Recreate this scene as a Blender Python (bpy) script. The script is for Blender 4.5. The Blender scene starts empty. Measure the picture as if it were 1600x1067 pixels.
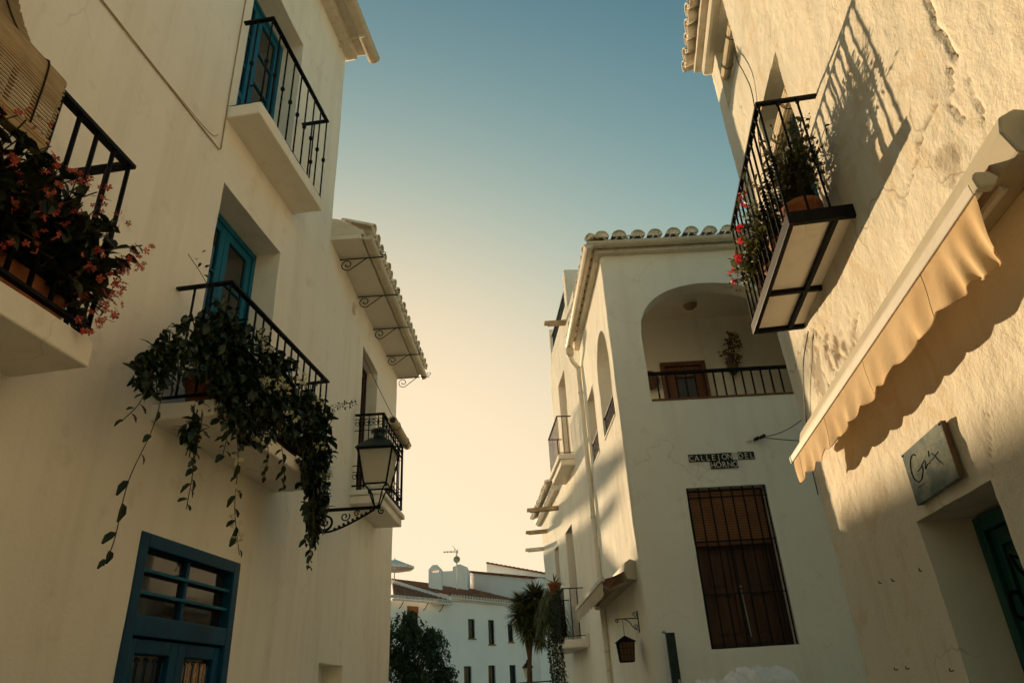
import bpy, bmesh, math, random
import numpy as np
from mathutils import Vector, Matrix

random.seed(11)
sc = bpy.context.scene
COL = sc.collection
R_ = math.radians

# ------------------------------------------------------------------ camera
LENS, PITCH, ROLL, EYE = 24.84, 26.89, -3.11, 1.6
cam_d = bpy.data.cameras.new('camera')
cam_d.sensor_fit = 'HORIZONTAL'; cam_d.sensor_width = 36.0; cam_d.lens = LENS
cam_d.clip_start = 0.05; cam_d.clip_end = 2000
cam = bpy.data.objects.new('camera', cam_d); COL.objects.link(cam)
cam.matrix_world = (Matrix.Translation((0, 0, EYE)) @ Matrix.Rotation(R_(90 + PITCH), 4, 'X')
                    @ Matrix.Rotation(R_(ROLL), 4, 'Z'))
sc.camera = cam

# ------------------------------------------------------------------ light
SUN_AZ, SUN_EL = -17.0, 7.0          # degrees from +Y towards +X, and above the horizon
world = bpy.data.worlds.new('World'); sc.world = world; world.use_nodes = True
wt = world.node_tree; wt.nodes.clear()
sky = wt.nodes.new('ShaderNodeTexSky'); sky.sky_type = 'NISHITA'; sky.sun_disc = False
sky.sun_elevation = R_(SUN_EL); sky.sun_rotation = R_(SUN_AZ)
sky.air_density = 1.0; sky.dust_density = 1.6; sky.ozone_density = 1.2; sky.altitude = 300
bg = wt.nodes.new('ShaderNodeBackground'); bg.inputs['Strength'].default_value = 0.15
wo = wt.nodes.new('ShaderNodeOutputWorld')
# film-like shoulder on the sky's radiance, the same for every direction: hazy cream low down, teal overhead
sep = wt.nodes.new('ShaderNodeSeparateColor'); com = wt.nodes.new('ShaderNodeCombineColor')
wt.links.new(sky.outputs[0], sep.inputs[0])
for ch, (knee, top) in enumerate(((1.96, 2.92), (1.74, 2.34), (1.72, 1.63))):
    def wm(op, x, y):
        n_ = wt.nodes.new('ShaderNodeMath'); n_.operation = op
        for k_, v_ in enumerate((x, y)):
            if hasattr(v_, 'is_linked'): wt.links.new(v_, n_.inputs[k_])
            else: n_.inputs[k_].default_value = v_
        return n_.outputs[0]
    hh_ = wm('POWER', wm('DIVIDE', sep.outputs[ch], knee), 2.2)
    wt.links.new(wm('MULTIPLY', wm('DIVIDE', hh_, wm('ADD', hh_, 1.0)), top), com.inputs[ch])
wt.links.new(com.outputs[0], bg.inputs[0]); wt.links.new(bg.outputs[0], wo.inputs[0])

sun_d = bpy.data.lights.new('sun', 'SUN'); sun_d.energy = 2.95; sun_d.angle = R_(0.55)
sun_d.color = (1.0, 0.725, 0.42)
sun = bpy.data.objects.new('sun', sun_d); COL.objects.link(sun)
S = Vector((math.sin(R_(SUN_AZ)) * math.cos(R_(SUN_EL)), math.cos(R_(SUN_AZ)) * math.cos(R_(SUN_EL)), math.sin(R_(SUN_EL))))
sun.rotation_euler = S.to_track_quat('Z', 'Y').to_euler(); sun.location = S * 60

vs = sc.view_settings
vs.view_transform = 'Standard'; vs.look = 'None'; vs.gamma = 1.0; vs.exposure = 1.3
vs.use_curve_mapping = False
sc.cycles.use_denoising = True; sc.cycles.use_light_tree = False
world.cycles.sampling_method = 'MANUAL'; world.cycles.sample_map_resolution = 512
sc.cycles.use_adaptive_sampling = True; sc.cycles.adaptive_threshold = 0.02
sc.cycles.max_bounces = 8; sc.cycles.diffuse_bounces = 7; sc.cycles.transparent_max_bounces = 6
sc.cycles.caustics_reflective = False; sc.cycles.caustics_refractive = False

# ------------------------------------------------------------------ materials
MATS = {}
def _mat(name):
    m = bpy.data.materials.new(name); m.use_nodes = True; MATS[name] = m
    nt = m.node_tree; b = nt.nodes['Principled BSDF']
    return m, nt, b
def N(nt, t, **kw):
    n = nt.nodes.new(t)
    for k, v in kw.items():
        if k in n.inputs: n.inputs[k].default_value = v
        else: setattr(n, k, v)
    return n
def ramp(nt, fac, stops):
    r = nt.nodes.new('ShaderNodeValToRGB'); e = r.color_ramp.elements
    while len(e) < len(stops): e.new(0.5)
    for k, (p, c) in enumerate(stops):
        e[k].position = p
        e[k].color = (c, c, c, 1) if not isinstance(c, tuple) else (*c, 1)
    nt.links.new(fac, r.inputs[0]); return r.outputs[0]
def mixc(nt, fac, a, b, mode='MIX'):
    m = nt.nodes.new('ShaderNodeMix'); m.data_type = 'RGBA'; m.blend_type = mode
    for sock, v in ((m.inputs[0], fac), (m.inputs[6], a), (m.inputs[7], b)):
        if hasattr(v, 'is_linked'): nt.links.new(v, sock)
        elif isinstance(v, tuple): sock.default_value = (*v, 1)
        else: sock.default_value = v
    return m.outputs[2]
def position(nt, scale=(1, 1, 1)):
    g = nt.nodes.new('ShaderNodeNewGeometry')
    if scale == (1, 1, 1): return g.outputs['Position']
    mp = N(nt, 'ShaderNodeMapping'); mp.inputs['Scale'].default_value = scale
    nt.links.new(g.outputs['Position'], mp.inputs[0]); return mp.outputs[0]
def noise(nt, vec, scale, detail=5, rough=0.55, dist=0.0):
    n = N(nt, 'ShaderNodeTexNoise', Scale=scale, Detail=detail, Roughness=rough, Distortion=dist)
    nt.links.new(vec, n.inputs['Vector']); return n.outputs[0]
def bump(nt, b, heights):
    prev = None
    for h, strength, dist in heights:
        bp = N(nt, 'ShaderNodeBump', Strength=strength, Distance=dist)
        nt.links.new(h, bp.inputs['Height'])
        if prev is not None: nt.links.new(prev, bp.inputs['Normal'])
        prev = bp.outputs[0]
    nt.links.new(prev, b.inputs['Normal'])

def plaster(name, col, fine=0.25, coarse=0.25, crack=0.5, dirt=0.25, tint=(0.55, 0.44, 0.30), flake=0.0):
    """limewashed render: trowel relief, faint rain streaks, hairline cracks, patches of older wash"""
    m, nt, b = _mat(name)
    P = position(nt)
    n1 = noise(nt, P, 0.55, 3, 0.6)
    n2 = noise(nt, position(nt, (2.6, 2.6, 0.22)), 1.3, 4, 0.62)
    n3 = noise(nt, P, 3.2, 4, 0.65)
    dark = tuple(c * 0.93 for c in col)
    c = mixc(nt, ramp(nt, n1, [(0.35, 0.0), (0.72, 1.0)]), dark, col)
    streak = ramp(nt, n2, [(0.50, 0.0), (0.78, 1.0)])
    mm = N(nt, 'ShaderNodeMath', operation='MULTIPLY'); nt.links.new(streak, mm.inputs[0]); mm.inputs[1].default_value = dirt
    c = mixc(nt, mm.outputs[0], c, tint)
    spot = ramp(nt, n3, [(0.60, 0.0), (0.74, 1.0)])
    m2 = N(nt, 'ShaderNodeMath', operation='MULTIPLY'); nt.links.new(spot, m2.inputs[0]); m2.inputs[1].default_value = dirt * 0.8
    c = mixc(nt, m2.outputs[0], c, tuple(x * 0.9 for x in tint))
    if flake:
        fm = ramp(nt, noise(nt, P, 2.0, 5, 0.62, 0.9), [(0.57, 0.0), (0.60, 1.0)])
        fk = N(nt, 'ShaderNodeMath', operation='MULTIPLY'); nt.links.new(fm, fk.inputs[0]); fk.inputs[1].default_value = flake
        c = mixc(nt, fk.outputs[0], c, (0.66, 0.54, 0.36))
    if flake:
        at = N(nt, 'ShaderNodeAttribute', attribute_name='wear')
        c = mixc(nt, at.outputs['Fac'], c, (0.23, 0.155, 0.085))
    # cracks
    nd = N(nt, 'ShaderNodeTexNoise', Scale=1.7, Detail=3.0, Roughness=0.65); nt.links.new(P, nd.inputs['Vector'])
    va = N(nt, 'ShaderNodeVectorMath', operation='MULTIPLY_ADD'); nt.links.new(nd.outputs[1], va.inputs[0])
    va.inputs[1].default_value = (0.45, 0.45, 0.45); nt.links.new(P, va.inputs[2])
    vo = N(nt, 'ShaderNodeTexVoronoi', feature='DISTANCE_TO_EDGE', Scale=0.55); nt.links.new(va.outputs[0], vo.inputs['Vector'])
    line = ramp(nt, vo.outputs['Distance'], [(0.0, 1.0), (0.0035, 0.0)])
    mask = ramp(nt, noise(nt, P, 0.8, 1), [(0.49, 0.0), (0.60, 1.0)])
    cr = N(nt, 'ShaderNodeMath', operation='MULTIPLY'); nt.links.new(line, cr.inputs[0]); nt.links.new(mask, cr.inputs[1])
    cr2 = N(nt, 'ShaderNodeMath', operation='MULTIPLY'); nt.links.new(cr.outputs[0], cr2.inputs[0]); cr2.inputs[1].default_value = crack
    c = mixc(nt, cr2.outputs[0], c, (0.22, 0.16, 0.10))
    nt.links.new(c, b.inputs['Base Color'])
    b.inputs['Roughness'].default_value = 0.92; b.inputs['Specular IOR Level'].default_value = 0.15
    hsum = N(nt, 'ShaderNodeMath', operation='MULTIPLY_ADD'); nt.links.new(noise(nt, P, 5.5, 2), hsum.inputs[0]); hsum.inputs[1].default_value = coarse * 3.0
    nt.links.new(noise(nt, P, 34, 3, 0.7), hsum.inputs[2])
    bump(nt, b, [(hsum.outputs[0], fine, 0.010)])
    return m

def simple(name, col, rough=0.6, spec=0.3, metal=0.0, var=0.2, vscale=8.0, bmp=0.15, bscale=30.0, bdist=0.004, stretch=(1, 1, 1), dirt=None, dirt_amt=0.3):
    m, nt, b = _mat(name)
    P = position(nt, stretch)
    n = noise(nt, P, vscale, 3, 0.6)
    c = mixc(nt, ramp(nt, n, [(0.3, 0.0), (0.7, 1.0)]), tuple(x * (1 - var) for x in col), tuple(min(1, x * (1 + var * 0.6)) for x in col))
    if dirt:
        d = ramp(nt, noise(nt, P, vscale * 2.3, 4, 0.7), [(0.52, 0.0), (0.70, 1.0)])
        k = N(nt, 'ShaderNodeMath', operation='MULTIPLY'); nt.links.new(d, k.inputs[0]); k.inputs[1].default_value = dirt_amt
        c = mixc(nt, k.outputs[0], c, dirt)
    nt.links.new(c, b.inputs['Base Color'])
    b.inputs['Roughness'].default_value = rough; b.inputs['Specular IOR Level'].default_value = spec; b.inputs['Metallic'].default_value = metal
    bump(nt, b, [(noise(nt, P, bscale, 3, 0.65), bmp, bdist)])
    return m

def leafy(name, col, col2, trans=0.35, rough=0.45, vscale=9.0, weave=0.0):
    m, nt, b = _mat(name)
    n = noise(nt, position(nt), vscale, 3)
    c = mixc(nt, ramp(nt, n, [(0.35, 0.0), (0.65, 1.0)]), col, col2)
    nt.links.new(c, b.inputs['Base Color']); b.inputs['Roughness'].default_value = rough
    b.inputs['Specular IOR Level'].default_value = 0.35
    if weave: bump(nt, b, [(noise(nt, position(nt), 160, 3), weave, 0.002), (noise(nt, position(nt), 14, 3), weave, 0.006)])
    t = N(nt, 'ShaderNodeBsdfTranslucent'); nt.links.new(c, t.inputs[0])
    mx = N(nt, 'ShaderNodeMixShader'); mx.inputs[0].default_value = trans
    nt.links.new(b.outputs[0], mx.inputs[1]); nt.links.new(t.outputs[0], mx.inputs[2])
    nt.links.new(mx.outputs[0], nt.nodes['Material Output'].inputs[0])
    return m

WALL = (0.95, 0.905, 0.79)
plaster('plaster', WALL, 0.34, 0.45, 0.20, 0.40, (0.64, 0.55, 0.42))
plaster('plaster_old', (0.79, 0.74, 0.615), 0.60, 0.45, 0.55, 0.40, (0.50, 0.38, 0.24), 0.40)
plaster('plaster_street', (0.91, 0.85, 0.735), 0.60, 0.60, 0.45, 0.30)
plaster('plaster_far', (0.92, 0.905, 0.885), 0.10, 0.10, 0.1, 0.10)
plaster('soffit', (0.82, 0.77, 0.66), 0.15, 0.15, 0.3, 0.2)
simple('trim', (0.74, 0.68, 0.56), 0.7, 0.25, 0, 0.10, 5, 0.2, 40, 0.004, dirt=(0.36, 0.27, 0.17), dirt_amt=0.35)
simple('gutter', (0.66, 0.58, 0.44), 0.45, 0.4, 0, 0.10, 4, 0.1, 25, 0.003, dirt=(0.30, 0.21, 0.12), dirt_amt=0.35)
simple('tile_white', (0.84, 0.77, 0.64), 0.85, 0.15, 0, 0.2, 6, 0.5, 30, 0.01, dirt=(0.34, 0.24, 0.15), dirt_amt=0.55)
simple('tile_red', (0.30, 0.115, 0.06), 0.85, 0.15, 0, 0.45, 2.4, 0.4, 20, 0.01, dirt=(0.12, 0.08, 0.05), dirt_amt=0.6)
simple('blue_paint', (0.004, 0.125, 0.215), 0.5, 0.25, 0, 0.25, 3, 0.25, 60, 0.002, (1, 1, 0.15), dirt=(0.01, 0.06, 0.09), dirt_amt=0.5)
simple('blue_dark', (0.003, 0.058, 0.125), 0.5, 0.22, 0, 0.3, 3, 0.25, 60, 0.002, (1, 1, 0.15), dirt=(0.01, 0.03, 0.05), dirt_amt=0.5)
simple('green_paint', (0.006, 0.085, 0.075), 0.45, 0.4, 0, 0.3, 3, 0.3, 60, 0.002, (1, 1, 0.15), dirt=(0.004, 0.03, 0.03), dirt_amt=0.5)
simple('iron', (0.0045, 0.0045, 0.005), 0.6, 0.15, 0.0, 0.4, 12, 0.4, 90, 0.002, dirt=(0.03, 0.014, 0.007), dirt_amt=0.4)
simple('iron_brown', (0.10, 0.055, 0.03), 0.6, 0.3, 0.0, 0.3, 12, 0.4, 90, 0.002)
simple('iron_green', (0.012, 0.030, 0.028), 0.45, 0.4, 0.2, 0.4, 12, 0.4, 60, 0.002)
simple('wood_dark', (0.035, 0.013, 0.006), 0.5, 0.35, 0, 0.45, 4, 0.4, 40, 0.003, (6, 6, 0.5))
simple('wood_mid', (0.17, 0.065, 0.025), 0.5, 0.35, 0, 0.4, 4, 0.4, 40, 0.003, (6, 6, 0.5))
simple('wood_panel', (0.085, 0.033, 0.013), 0.5, 0.3, 0, 0.45, 4, 0.4, 40, 0.003, (6, 6, 0.5))
simple('wood_slat', (0.30, 0.13, 0.055), 0.5, 0.35, 0, 0.3, 4, 0.3, 40, 0.003)
simple('wood_grey', (0.42, 0.31, 0.19), 0.75, 0.2, 0, 0.35, 6, 0.5, 50, 0.004, (1, 1, 1))
simple('blind_wood', (0.42, 0.30, 0.15), 0.6, 0.3, 0, 0.25, 9, 0.3, 60, 0.002, (1, 1, 6))
simple('blind_pale', (0.70, 0.57, 0.36), 0.6, 0.3, 0, 0.2, 9, 0.3, 60, 0.002)
simple('rope', (0.035, 0.025, 0.015), 0.9, 0.1, 0, 0.3, 30, 0.3, 80, 0.002)
simple('cable_pale', (0.40, 0.30, 0.17), 0.7, 0.2)
simple('cable_black', (0.012, 0.011, 0.010), 0.6, 0.3)
simple('terracotta', (0.36, 0.125, 0.05), 0.8, 0.2, 0, 0.3, 10, 0.3, 40, 0.003, dirt=(0.45, 0.33, 0.22), dirt_amt=0.4)
simple('paving', (0.20, 0.17, 0.14), 0.9, 0.2, 0, 0.35, 3, 0.5, 20, 0.01)
simple('earth', (0.06, 0.04, 0.025), 0.95, 0.05)
simple('ceramic_black', (0.012, 0.010, 0.010), 0.25, 0.5, 0, 0.2, 8, 0.1, 20, 0.002)
simple('ceramic_white', (0.62, 0.58, 0.50), 0.3, 0.5, 0, 0.1, 8, 0.1, 20, 0.002)
simple('alu_white', (0.70, 0.66, 0.58), 0.65, 0.12, 0, 0.06, 3, 0.05, 30, 0.002, dirt=(0.5, 0.42, 0.3), dirt_amt=0.25)
simple('alu_grey', (0.50, 0.45, 0.34), 0.65, 0.15, 0, 0.1, 4, 0.1, 30, 0.002)
simple('steel', (0.55, 0.55, 0.55), 0.35, 0.5, 0.9, 0.1)
simple('sign_edge', (0.17, 0.10, 0.055), 0.7, 0.2)
simple('ink', (0.035, 0.04, 0.045), 0.95, 0.0)
simple('bark', (0.12, 0.075, 0.045), 0.9, 0.1, 0, 0.4, 10, 0.8, 25, 0.02, (1, 1, 0.3))
simple('stem', (0.05, 0.045, 0.02), 0.7, 0.2)
simple('brass', (0.34, 0.21, 0.07), 0.45, 0.5, 0.5, 0.3)
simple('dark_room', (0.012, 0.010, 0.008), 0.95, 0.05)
simple('curtain', (0.50, 0.36, 0.22), 0.9, 0.1, 0, 0.45, 14, 0.2, 40, 0.004, dirt=(0.30, 0.05, 0.03), dirt_amt=0.9)
simple('tarp', (0.90, 0.89, 0.87), 0.35, 0.5, 0, 0.12, 4, 0.3, 14, 0.01)
simple('parasol_cloth', (0.78, 0.74, 0.66), 0.8, 0.2)
leafy('leaf_vine', (0.008, 0.018, 0.006), (0.026, 0.046, 0.012), 0.12, 0.4, 14.0)
leafy('leaf_begonia', (0.016, 0.028, 0.010), (0.045, 0.040, 0.014), 0.30, 0.4)
leafy('leaf_geranium', (0.05, 0.075, 0.018), (0.16, 0.13, 0.035), 0.40)
leafy('leaf_dry', (0.10, 0.075, 0.025), (0.07, 0.08, 0.022), 0.35)
leafy('leaf_tree', (0.020, 0.045, 0.016), (0.05, 0.085, 0.030), 0.30, 0.5, 2.0)
leafy('leaf_yucca', (0.055, 0.075, 0.020), (0.15, 0.14, 0.045), 0.30, 0.5, 4.0)
leafy('petal_coral', (0.50, 0.055, 0.035), (0.70, 0.20, 0.12), 0.3, 0.7, 18.0)
leafy('petal_red', (0.70, 0.02, 0.05), (0.80, 0.06, 0.08), 0.4, 0.6)
leafy('petal_cream', (0.72, 0.66, 0.36), (0.80, 0.76, 0.52), 0.4, 0.6)
leafy('canvas', (0.72, 0.50, 0.26), (0.82, 0.61, 0.35), 0.30, 0.9, 5.0, 0.5)
leafy('canvas_brown', (0.20, 0.09, 0.045), (0.24, 0.11, 0.06), 0.20, 0.8, 3.0)
leafy('canvas_pale', (0.62, 0.52, 0.38), (0.68, 0.58, 0.44), 0.35, 0.8, 3.0)
leafy('lamp_glass', (0.86, 0.82, 0.70), (0.90, 0.86, 0.75), 0.75, 0.3, 2.0)
leafy('dried', (0.30, 0.19, 0.08), (0.20, 0.12, 0.05), 0.2, 0.8)
m, nt, b = _mat('glass')
b.inputs['Base Color'].default_value = (0.015, 0.017, 0.018, 1); b.inputs['Roughness'].default_value = 0.04
b.inputs['Specular IOR Level'].default_value = 0.7
bump(nt, b, [(noise(nt, position(nt), 2.5, 2), 0.05, 0.02)])
m, nt, b = _mat('glass_amber')
b.inputs['Base Color'].default_value = (0.10, 0.045, 0.012, 1); b.inputs['Roughness'].default_value = 0.25
bump(nt, b, [(noise(nt, position(nt), 40, 2), 0.4, 0.004)])
# painted board of the shop sign: washes of grey-blue, green and sand
m, nt, b = _mat('sign_paint')
P = position(nt, (1.0, 1.0, 1.6))
c = mixc(nt, ramp(nt, noise(nt, P, 6, 5, 0.6, 0.8), [(0.40, 0.0), (0.62, 1.0)]), (0.15, 0.19, 0.19), (0.27, 0.295, 0.25))
c = mixc(nt, ramp(nt, noise(nt, P, 11, 6, 0.65, 1.5), [(0.52, 0.0), (0.70, 1.0)]), c, (0.12, 0.17, 0.19))
c = mixc(nt, ramp(nt, noise(nt, P, 26, 6, 0.7, 2.0), [(0.64, 0.0), (0.72, 1.0)]), c, (0.50, 0.49, 0.38))
nt.links.new(c, b.inputs['Base Color']); b.inputs['Roughness'].default_value = 0.9; b.inputs['Specular IOR Level'].default_value = 0.04
bump(nt, b, [(noise(nt, P, 60, 5), 0.2, 0.003)])

# ------------------------------------------------------------------ mesh helpers
WL = {}                                # world position of every object's origin
def register(o, parent, loc, props):
    COL.objects.link(o)
    loc = Vector(loc); WL[o.name] = loc
    if parent is not None:
        o.parent = parent; o.location = loc - WL[parent.name]
    else:
        o.location = loc
    for k, v in props.items(): o[k] = v
    return o
def thing(name, loc, label, category, group=None):
    o = bpy.data.objects.new(name, None); o.empty_display_size = 0.1
    pr = {'label': label, 'category': category}
    if group: pr['group'] = group
    return register(o, None, loc, pr)
def T(label, category, group=None, kind=None):
    d = {'label': label, 'category': category}
    if group: d['group'] = group
    if kind: d['kind'] = kind
    return d

class MB:
    def __init__(self): self.v = []; self.f = []
    def add(self, vs_, fs):
        k = len(self.v); self.v += [tuple(x) for x in vs_]; self.f += [tuple(i + k for i in f) for f in fs]
    def box(self, p, s0, s1, z0, z1, o0, o1):
        vs_ = [p(s, z, o) for z in (z0, z1) for s, o in ((s0, o0), (s1, o0), (s1, o1), (s0, o1))]
        self.add(vs_, [(0, 1, 2, 3), (4, 5, 6, 7), (0, 1, 5, 4), (1, 2, 6, 5), (2, 3, 7, 6), (3, 0, 4, 7)]); return self
    def tube(self, pts, r, n=6, cap=True):
        pts = [Vector(q) for q in pts]; m_ = len(pts)
        rs = r if isinstance(r, (list, tuple)) else [r] * m_
        ref = None; vs_ = []; fs = []
        for i, q in enumerate(pts):
            d = (pts[min(i + 1, m_ - 1)] - pts[max(i - 1, 0)])
            d = d.normalized() if d.length > 1e-9 else Vector((0, 0, 1))
            if ref is None: ref = Vector((0, 0, 1)) if abs(d.z) < 0.9 else Vector((1, 0, 0))
            x = (ref - d * ref.dot(d))
            if x.length < 1e-6: x = d.orthogonal()
            x.normalize(); y = d.cross(x); ref = x
            for k in range(n):
                a = 2 * math.pi * k / n
                vs_.append(q + (x * math.cos(a) + y * math.sin(a)) * rs[i])
        for i in range(m_ - 1):
            for k in range(n):
                k2 = (k + 1) % n
                fs.append((i * n + k, i * n + k2, (i + 1) * n + k2, (i + 1) * n + k))
        if cap: fs += [tuple(range(n - 1, -1, -1)), tuple((m_ - 1) * n + k for k in range(n))]
        self.add(vs_, fs); return self
    def lathe(self, c, prof, n=14):
        c = Vector(c); vs_ = []; fs = []
        for r, z in prof:
            for k in range(n):
                a = 2 * math.pi * k / n; vs_.append(c + Vector((r * math.cos(a), r * math.sin(a), z)))
        for i in range(len(prof) - 1):
            for k in range(n):
                k2 = (k + 1) % n; fs.append((i * n + k, i * n + k2, (i + 1) * n + k2, (i + 1) * n + k))
        fs += [tuple(range(n - 1, -1, -1)), tuple((len(prof) - 1) * n + k for k in range(n))]
        self.add(vs_, fs); return self
    def extrude(self, p, prof, s0, s1, cap=True):
        """profile of (o, z) points swept from s0 to s1"""
        n = len(prof)
        vs_ = [p(s0, z, o) for o, z in prof] + [p(s1, z, o) for o, z in prof]
        fs = [(i, (i + 1) % n, n + (i + 1) % n, n + i) for i in range(n)]
        if cap: fs += [tuple(range(n - 1, -1, -1)), tuple(range(n, 2 * n))]
        self.add(vs_, fs); return self
    def grid(self, rows):
        h, w = len(rows), len(rows[0])
        self.add([q for r in rows for q in r], [(i * w + j, i * w + j + 1, (i + 1) * w + j + 1, (i + 1) * w + j) for i in range(h - 1) for j in range(w - 1)]); return self
    def mesh(self, name, mat, smooth=False, origin=(0, 0, 0)):
        me = bpy.data.meshes.new(name)
        ox, oy, oz = origin
        me.from_pydata([(x - ox, y - oy, z - oz) for x, y, z in self.v], [], self.f)
        bm = bmesh.new(); bm.from_mesh(me); bmesh.ops.recalc_face_normals(bm, faces=bm.faces); bm.to_mesh(me); bm.free()
        if mat: me.materials.append(MATS[mat])
        if smooth: me.polygons.foreach_set('use_smooth', [True] * len(me.polygons))
        me.update(); return me
    def build(self, name, mat, parent=None, smooth=False, bevel=0.0, **props):
        a = np.array(self.v); lo, hi = a.min(0), a.max(0)
        org = Vector(((lo[0] + hi[0]) / 2, (lo[1] + hi[1]) / 2, lo[2]))
        o = bpy.data.objects.new(name, self.mesh(name, mat, smooth, org))
        register(o, parent, org, props)
        if bevel:
            md = o.modifiers.new('bevel', 'BEVEL'); md.width = bevel; md.segments = 2; md.limit_method = 'ANGLE'; md.angle_limit = R_(40)
        return o
def inst(name, me, loc, parent=None, rot=None, scale=None, **props):
    o = bpy.data.objects.new(name, me)
    register(o, parent, loc, props)
    if rot is not None: o.rotation_mode = 'QUATERNION'; o.rotation_quaternion = rot
    if scale is not None: o.scale = scale
    return o
def frame_quat(x, y, z):
    return Matrix((x, y, z)).transposed().to_quaternion()

class Wall:
    """vertical plane: s along its azimuth, o out towards the street"""
    def __init__(self, px, py, az, side):
        a = R_(az); self.P = (px, py); self.t = (math.sin(a), math.cos(a)); self.n = (side * self.t[1], -side * self.t[0])
        self.T = Vector((*self.t, 0)); self.Nn = Vector((*self.n, 0))
    def p(self, s, z, o=0.0):
        return (self.P[0] + self.t[0] * s + self.n[0] * o, self.P[1] + self.t[1] * s + self.n[1] * o, z)
    def V(self, s, z, o=0.0): return Vector(self.p(s, z, o))

# value noise on arrays, for relief that is real geometry
def _h(ix, iy, seed):
    n = (ix * 374761393 + iy * 668265263 + seed * 982451653) & 0x7fffffff
    n = ((n ^ (n >> 13)) * 1274126177) & 0x7fffffff
    return ((n ^ (n >> 16)) & 0xffff) / 65535.0
def vnoise(x, y, seed=0):
    x = np.asarray(x, float); y = np.asarray(y, float)
    ix = np.floor(x).astype(np.int64); iy = np.floor(y).astype(np.int64)
    fx = x - ix; fy = y - iy; fx = fx * fx * (3 - 2 * fx); fy = fy * fy * (3 - 2 * fy)
    a = _h(ix, iy, seed); b_ = _h(ix + 1, iy, seed); c_ = _h(ix, iy + 1, seed); d = _h(ix + 1, iy + 1, seed)
    return (a * (1 - fx) + b_ * fx) * (1 - fy) + (c_ * (1 - fx) + d * fx) * fy - 0.5
def fbm(x, y, seed=0, oct_=4):
    r = 0; am = 1.0
    for k in range(oct_):
        r = r + am * vnoise(np.asarray(x) * 2 ** k, np.asarray(y) * 2 ** k, seed + k * 17); am *= 0.5
    return r

class PathWall:
    """wall surface along a plan polyline with rounded corners; u = length along the polyline"""
    def __init__(self, pts, side, r=0.04):
        self.side = side; self.pieces = []; self.corners = []
        P = [Vector(q) for q in pts]; u = 0.0
        for i in range(len(P) - 1):
            d = (P[i + 1] - P[i]); L = d.length; d.normalize()
            a = r if i > 0 else 0.0; e = r if i < len(P) - 2 else 0.0
            self.pieces.append((u + a, u + L - e, P[i] + d * a, d, None))
            if e:
                d2 = (P[i + 2] - P[i + 1]).normalized()
                self.pieces.append((u + L - r, u + L + r, P[i + 1], d, d2)); self.corners.append(u + L)
            u += L
        self.len = u; self.r = r
    def ev(self, u):
        for a, b_, q, d, d2 in self.pieces:
            if u <= b_ + 1e-9:
                if d2 is None: pos = q + d * (u - a); tt = d
                else:
                    f = (u - a) / (b_ - a); A = q - d * self.r; B = q + d2 * self.r
                    pos = A * (1 - f) ** 2 + q * 2 * f * (1 - f) + B * f * f; tt = (d * (1 - f) + d2 * f).normalized()
                return pos.x, pos.y, tt.x, tt.y, self.side * tt.y, -self.side * tt.x
        a, b_, q, d, d2 = self.pieces[-1]; pos = q + d * (u - a)
        return pos.x, pos.y, d.x, d.y, self.side * d.y, -self.side * d.x

def lines(lo, hi, step, extra=(), fine=None):
    xs = set([round(lo, 5), round(hi, 5)])
    k = lo
    while k < hi:
        xs.add(round(k, 5)); k += step if not fine or not (fine[0] <= k < fine[1]) else fine[2]
    ex = [round(e, 5) for e in extra if lo <= e <= hi]
    xs = [x for x in xs if all(abs(x - e) > step * 0.2 * (1 if not fine else 0.3) for e in ex) or x in (round(lo, 5), round(hi, 5))]
    return np.array(sorted(set(xs) | set(ex)))

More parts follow.
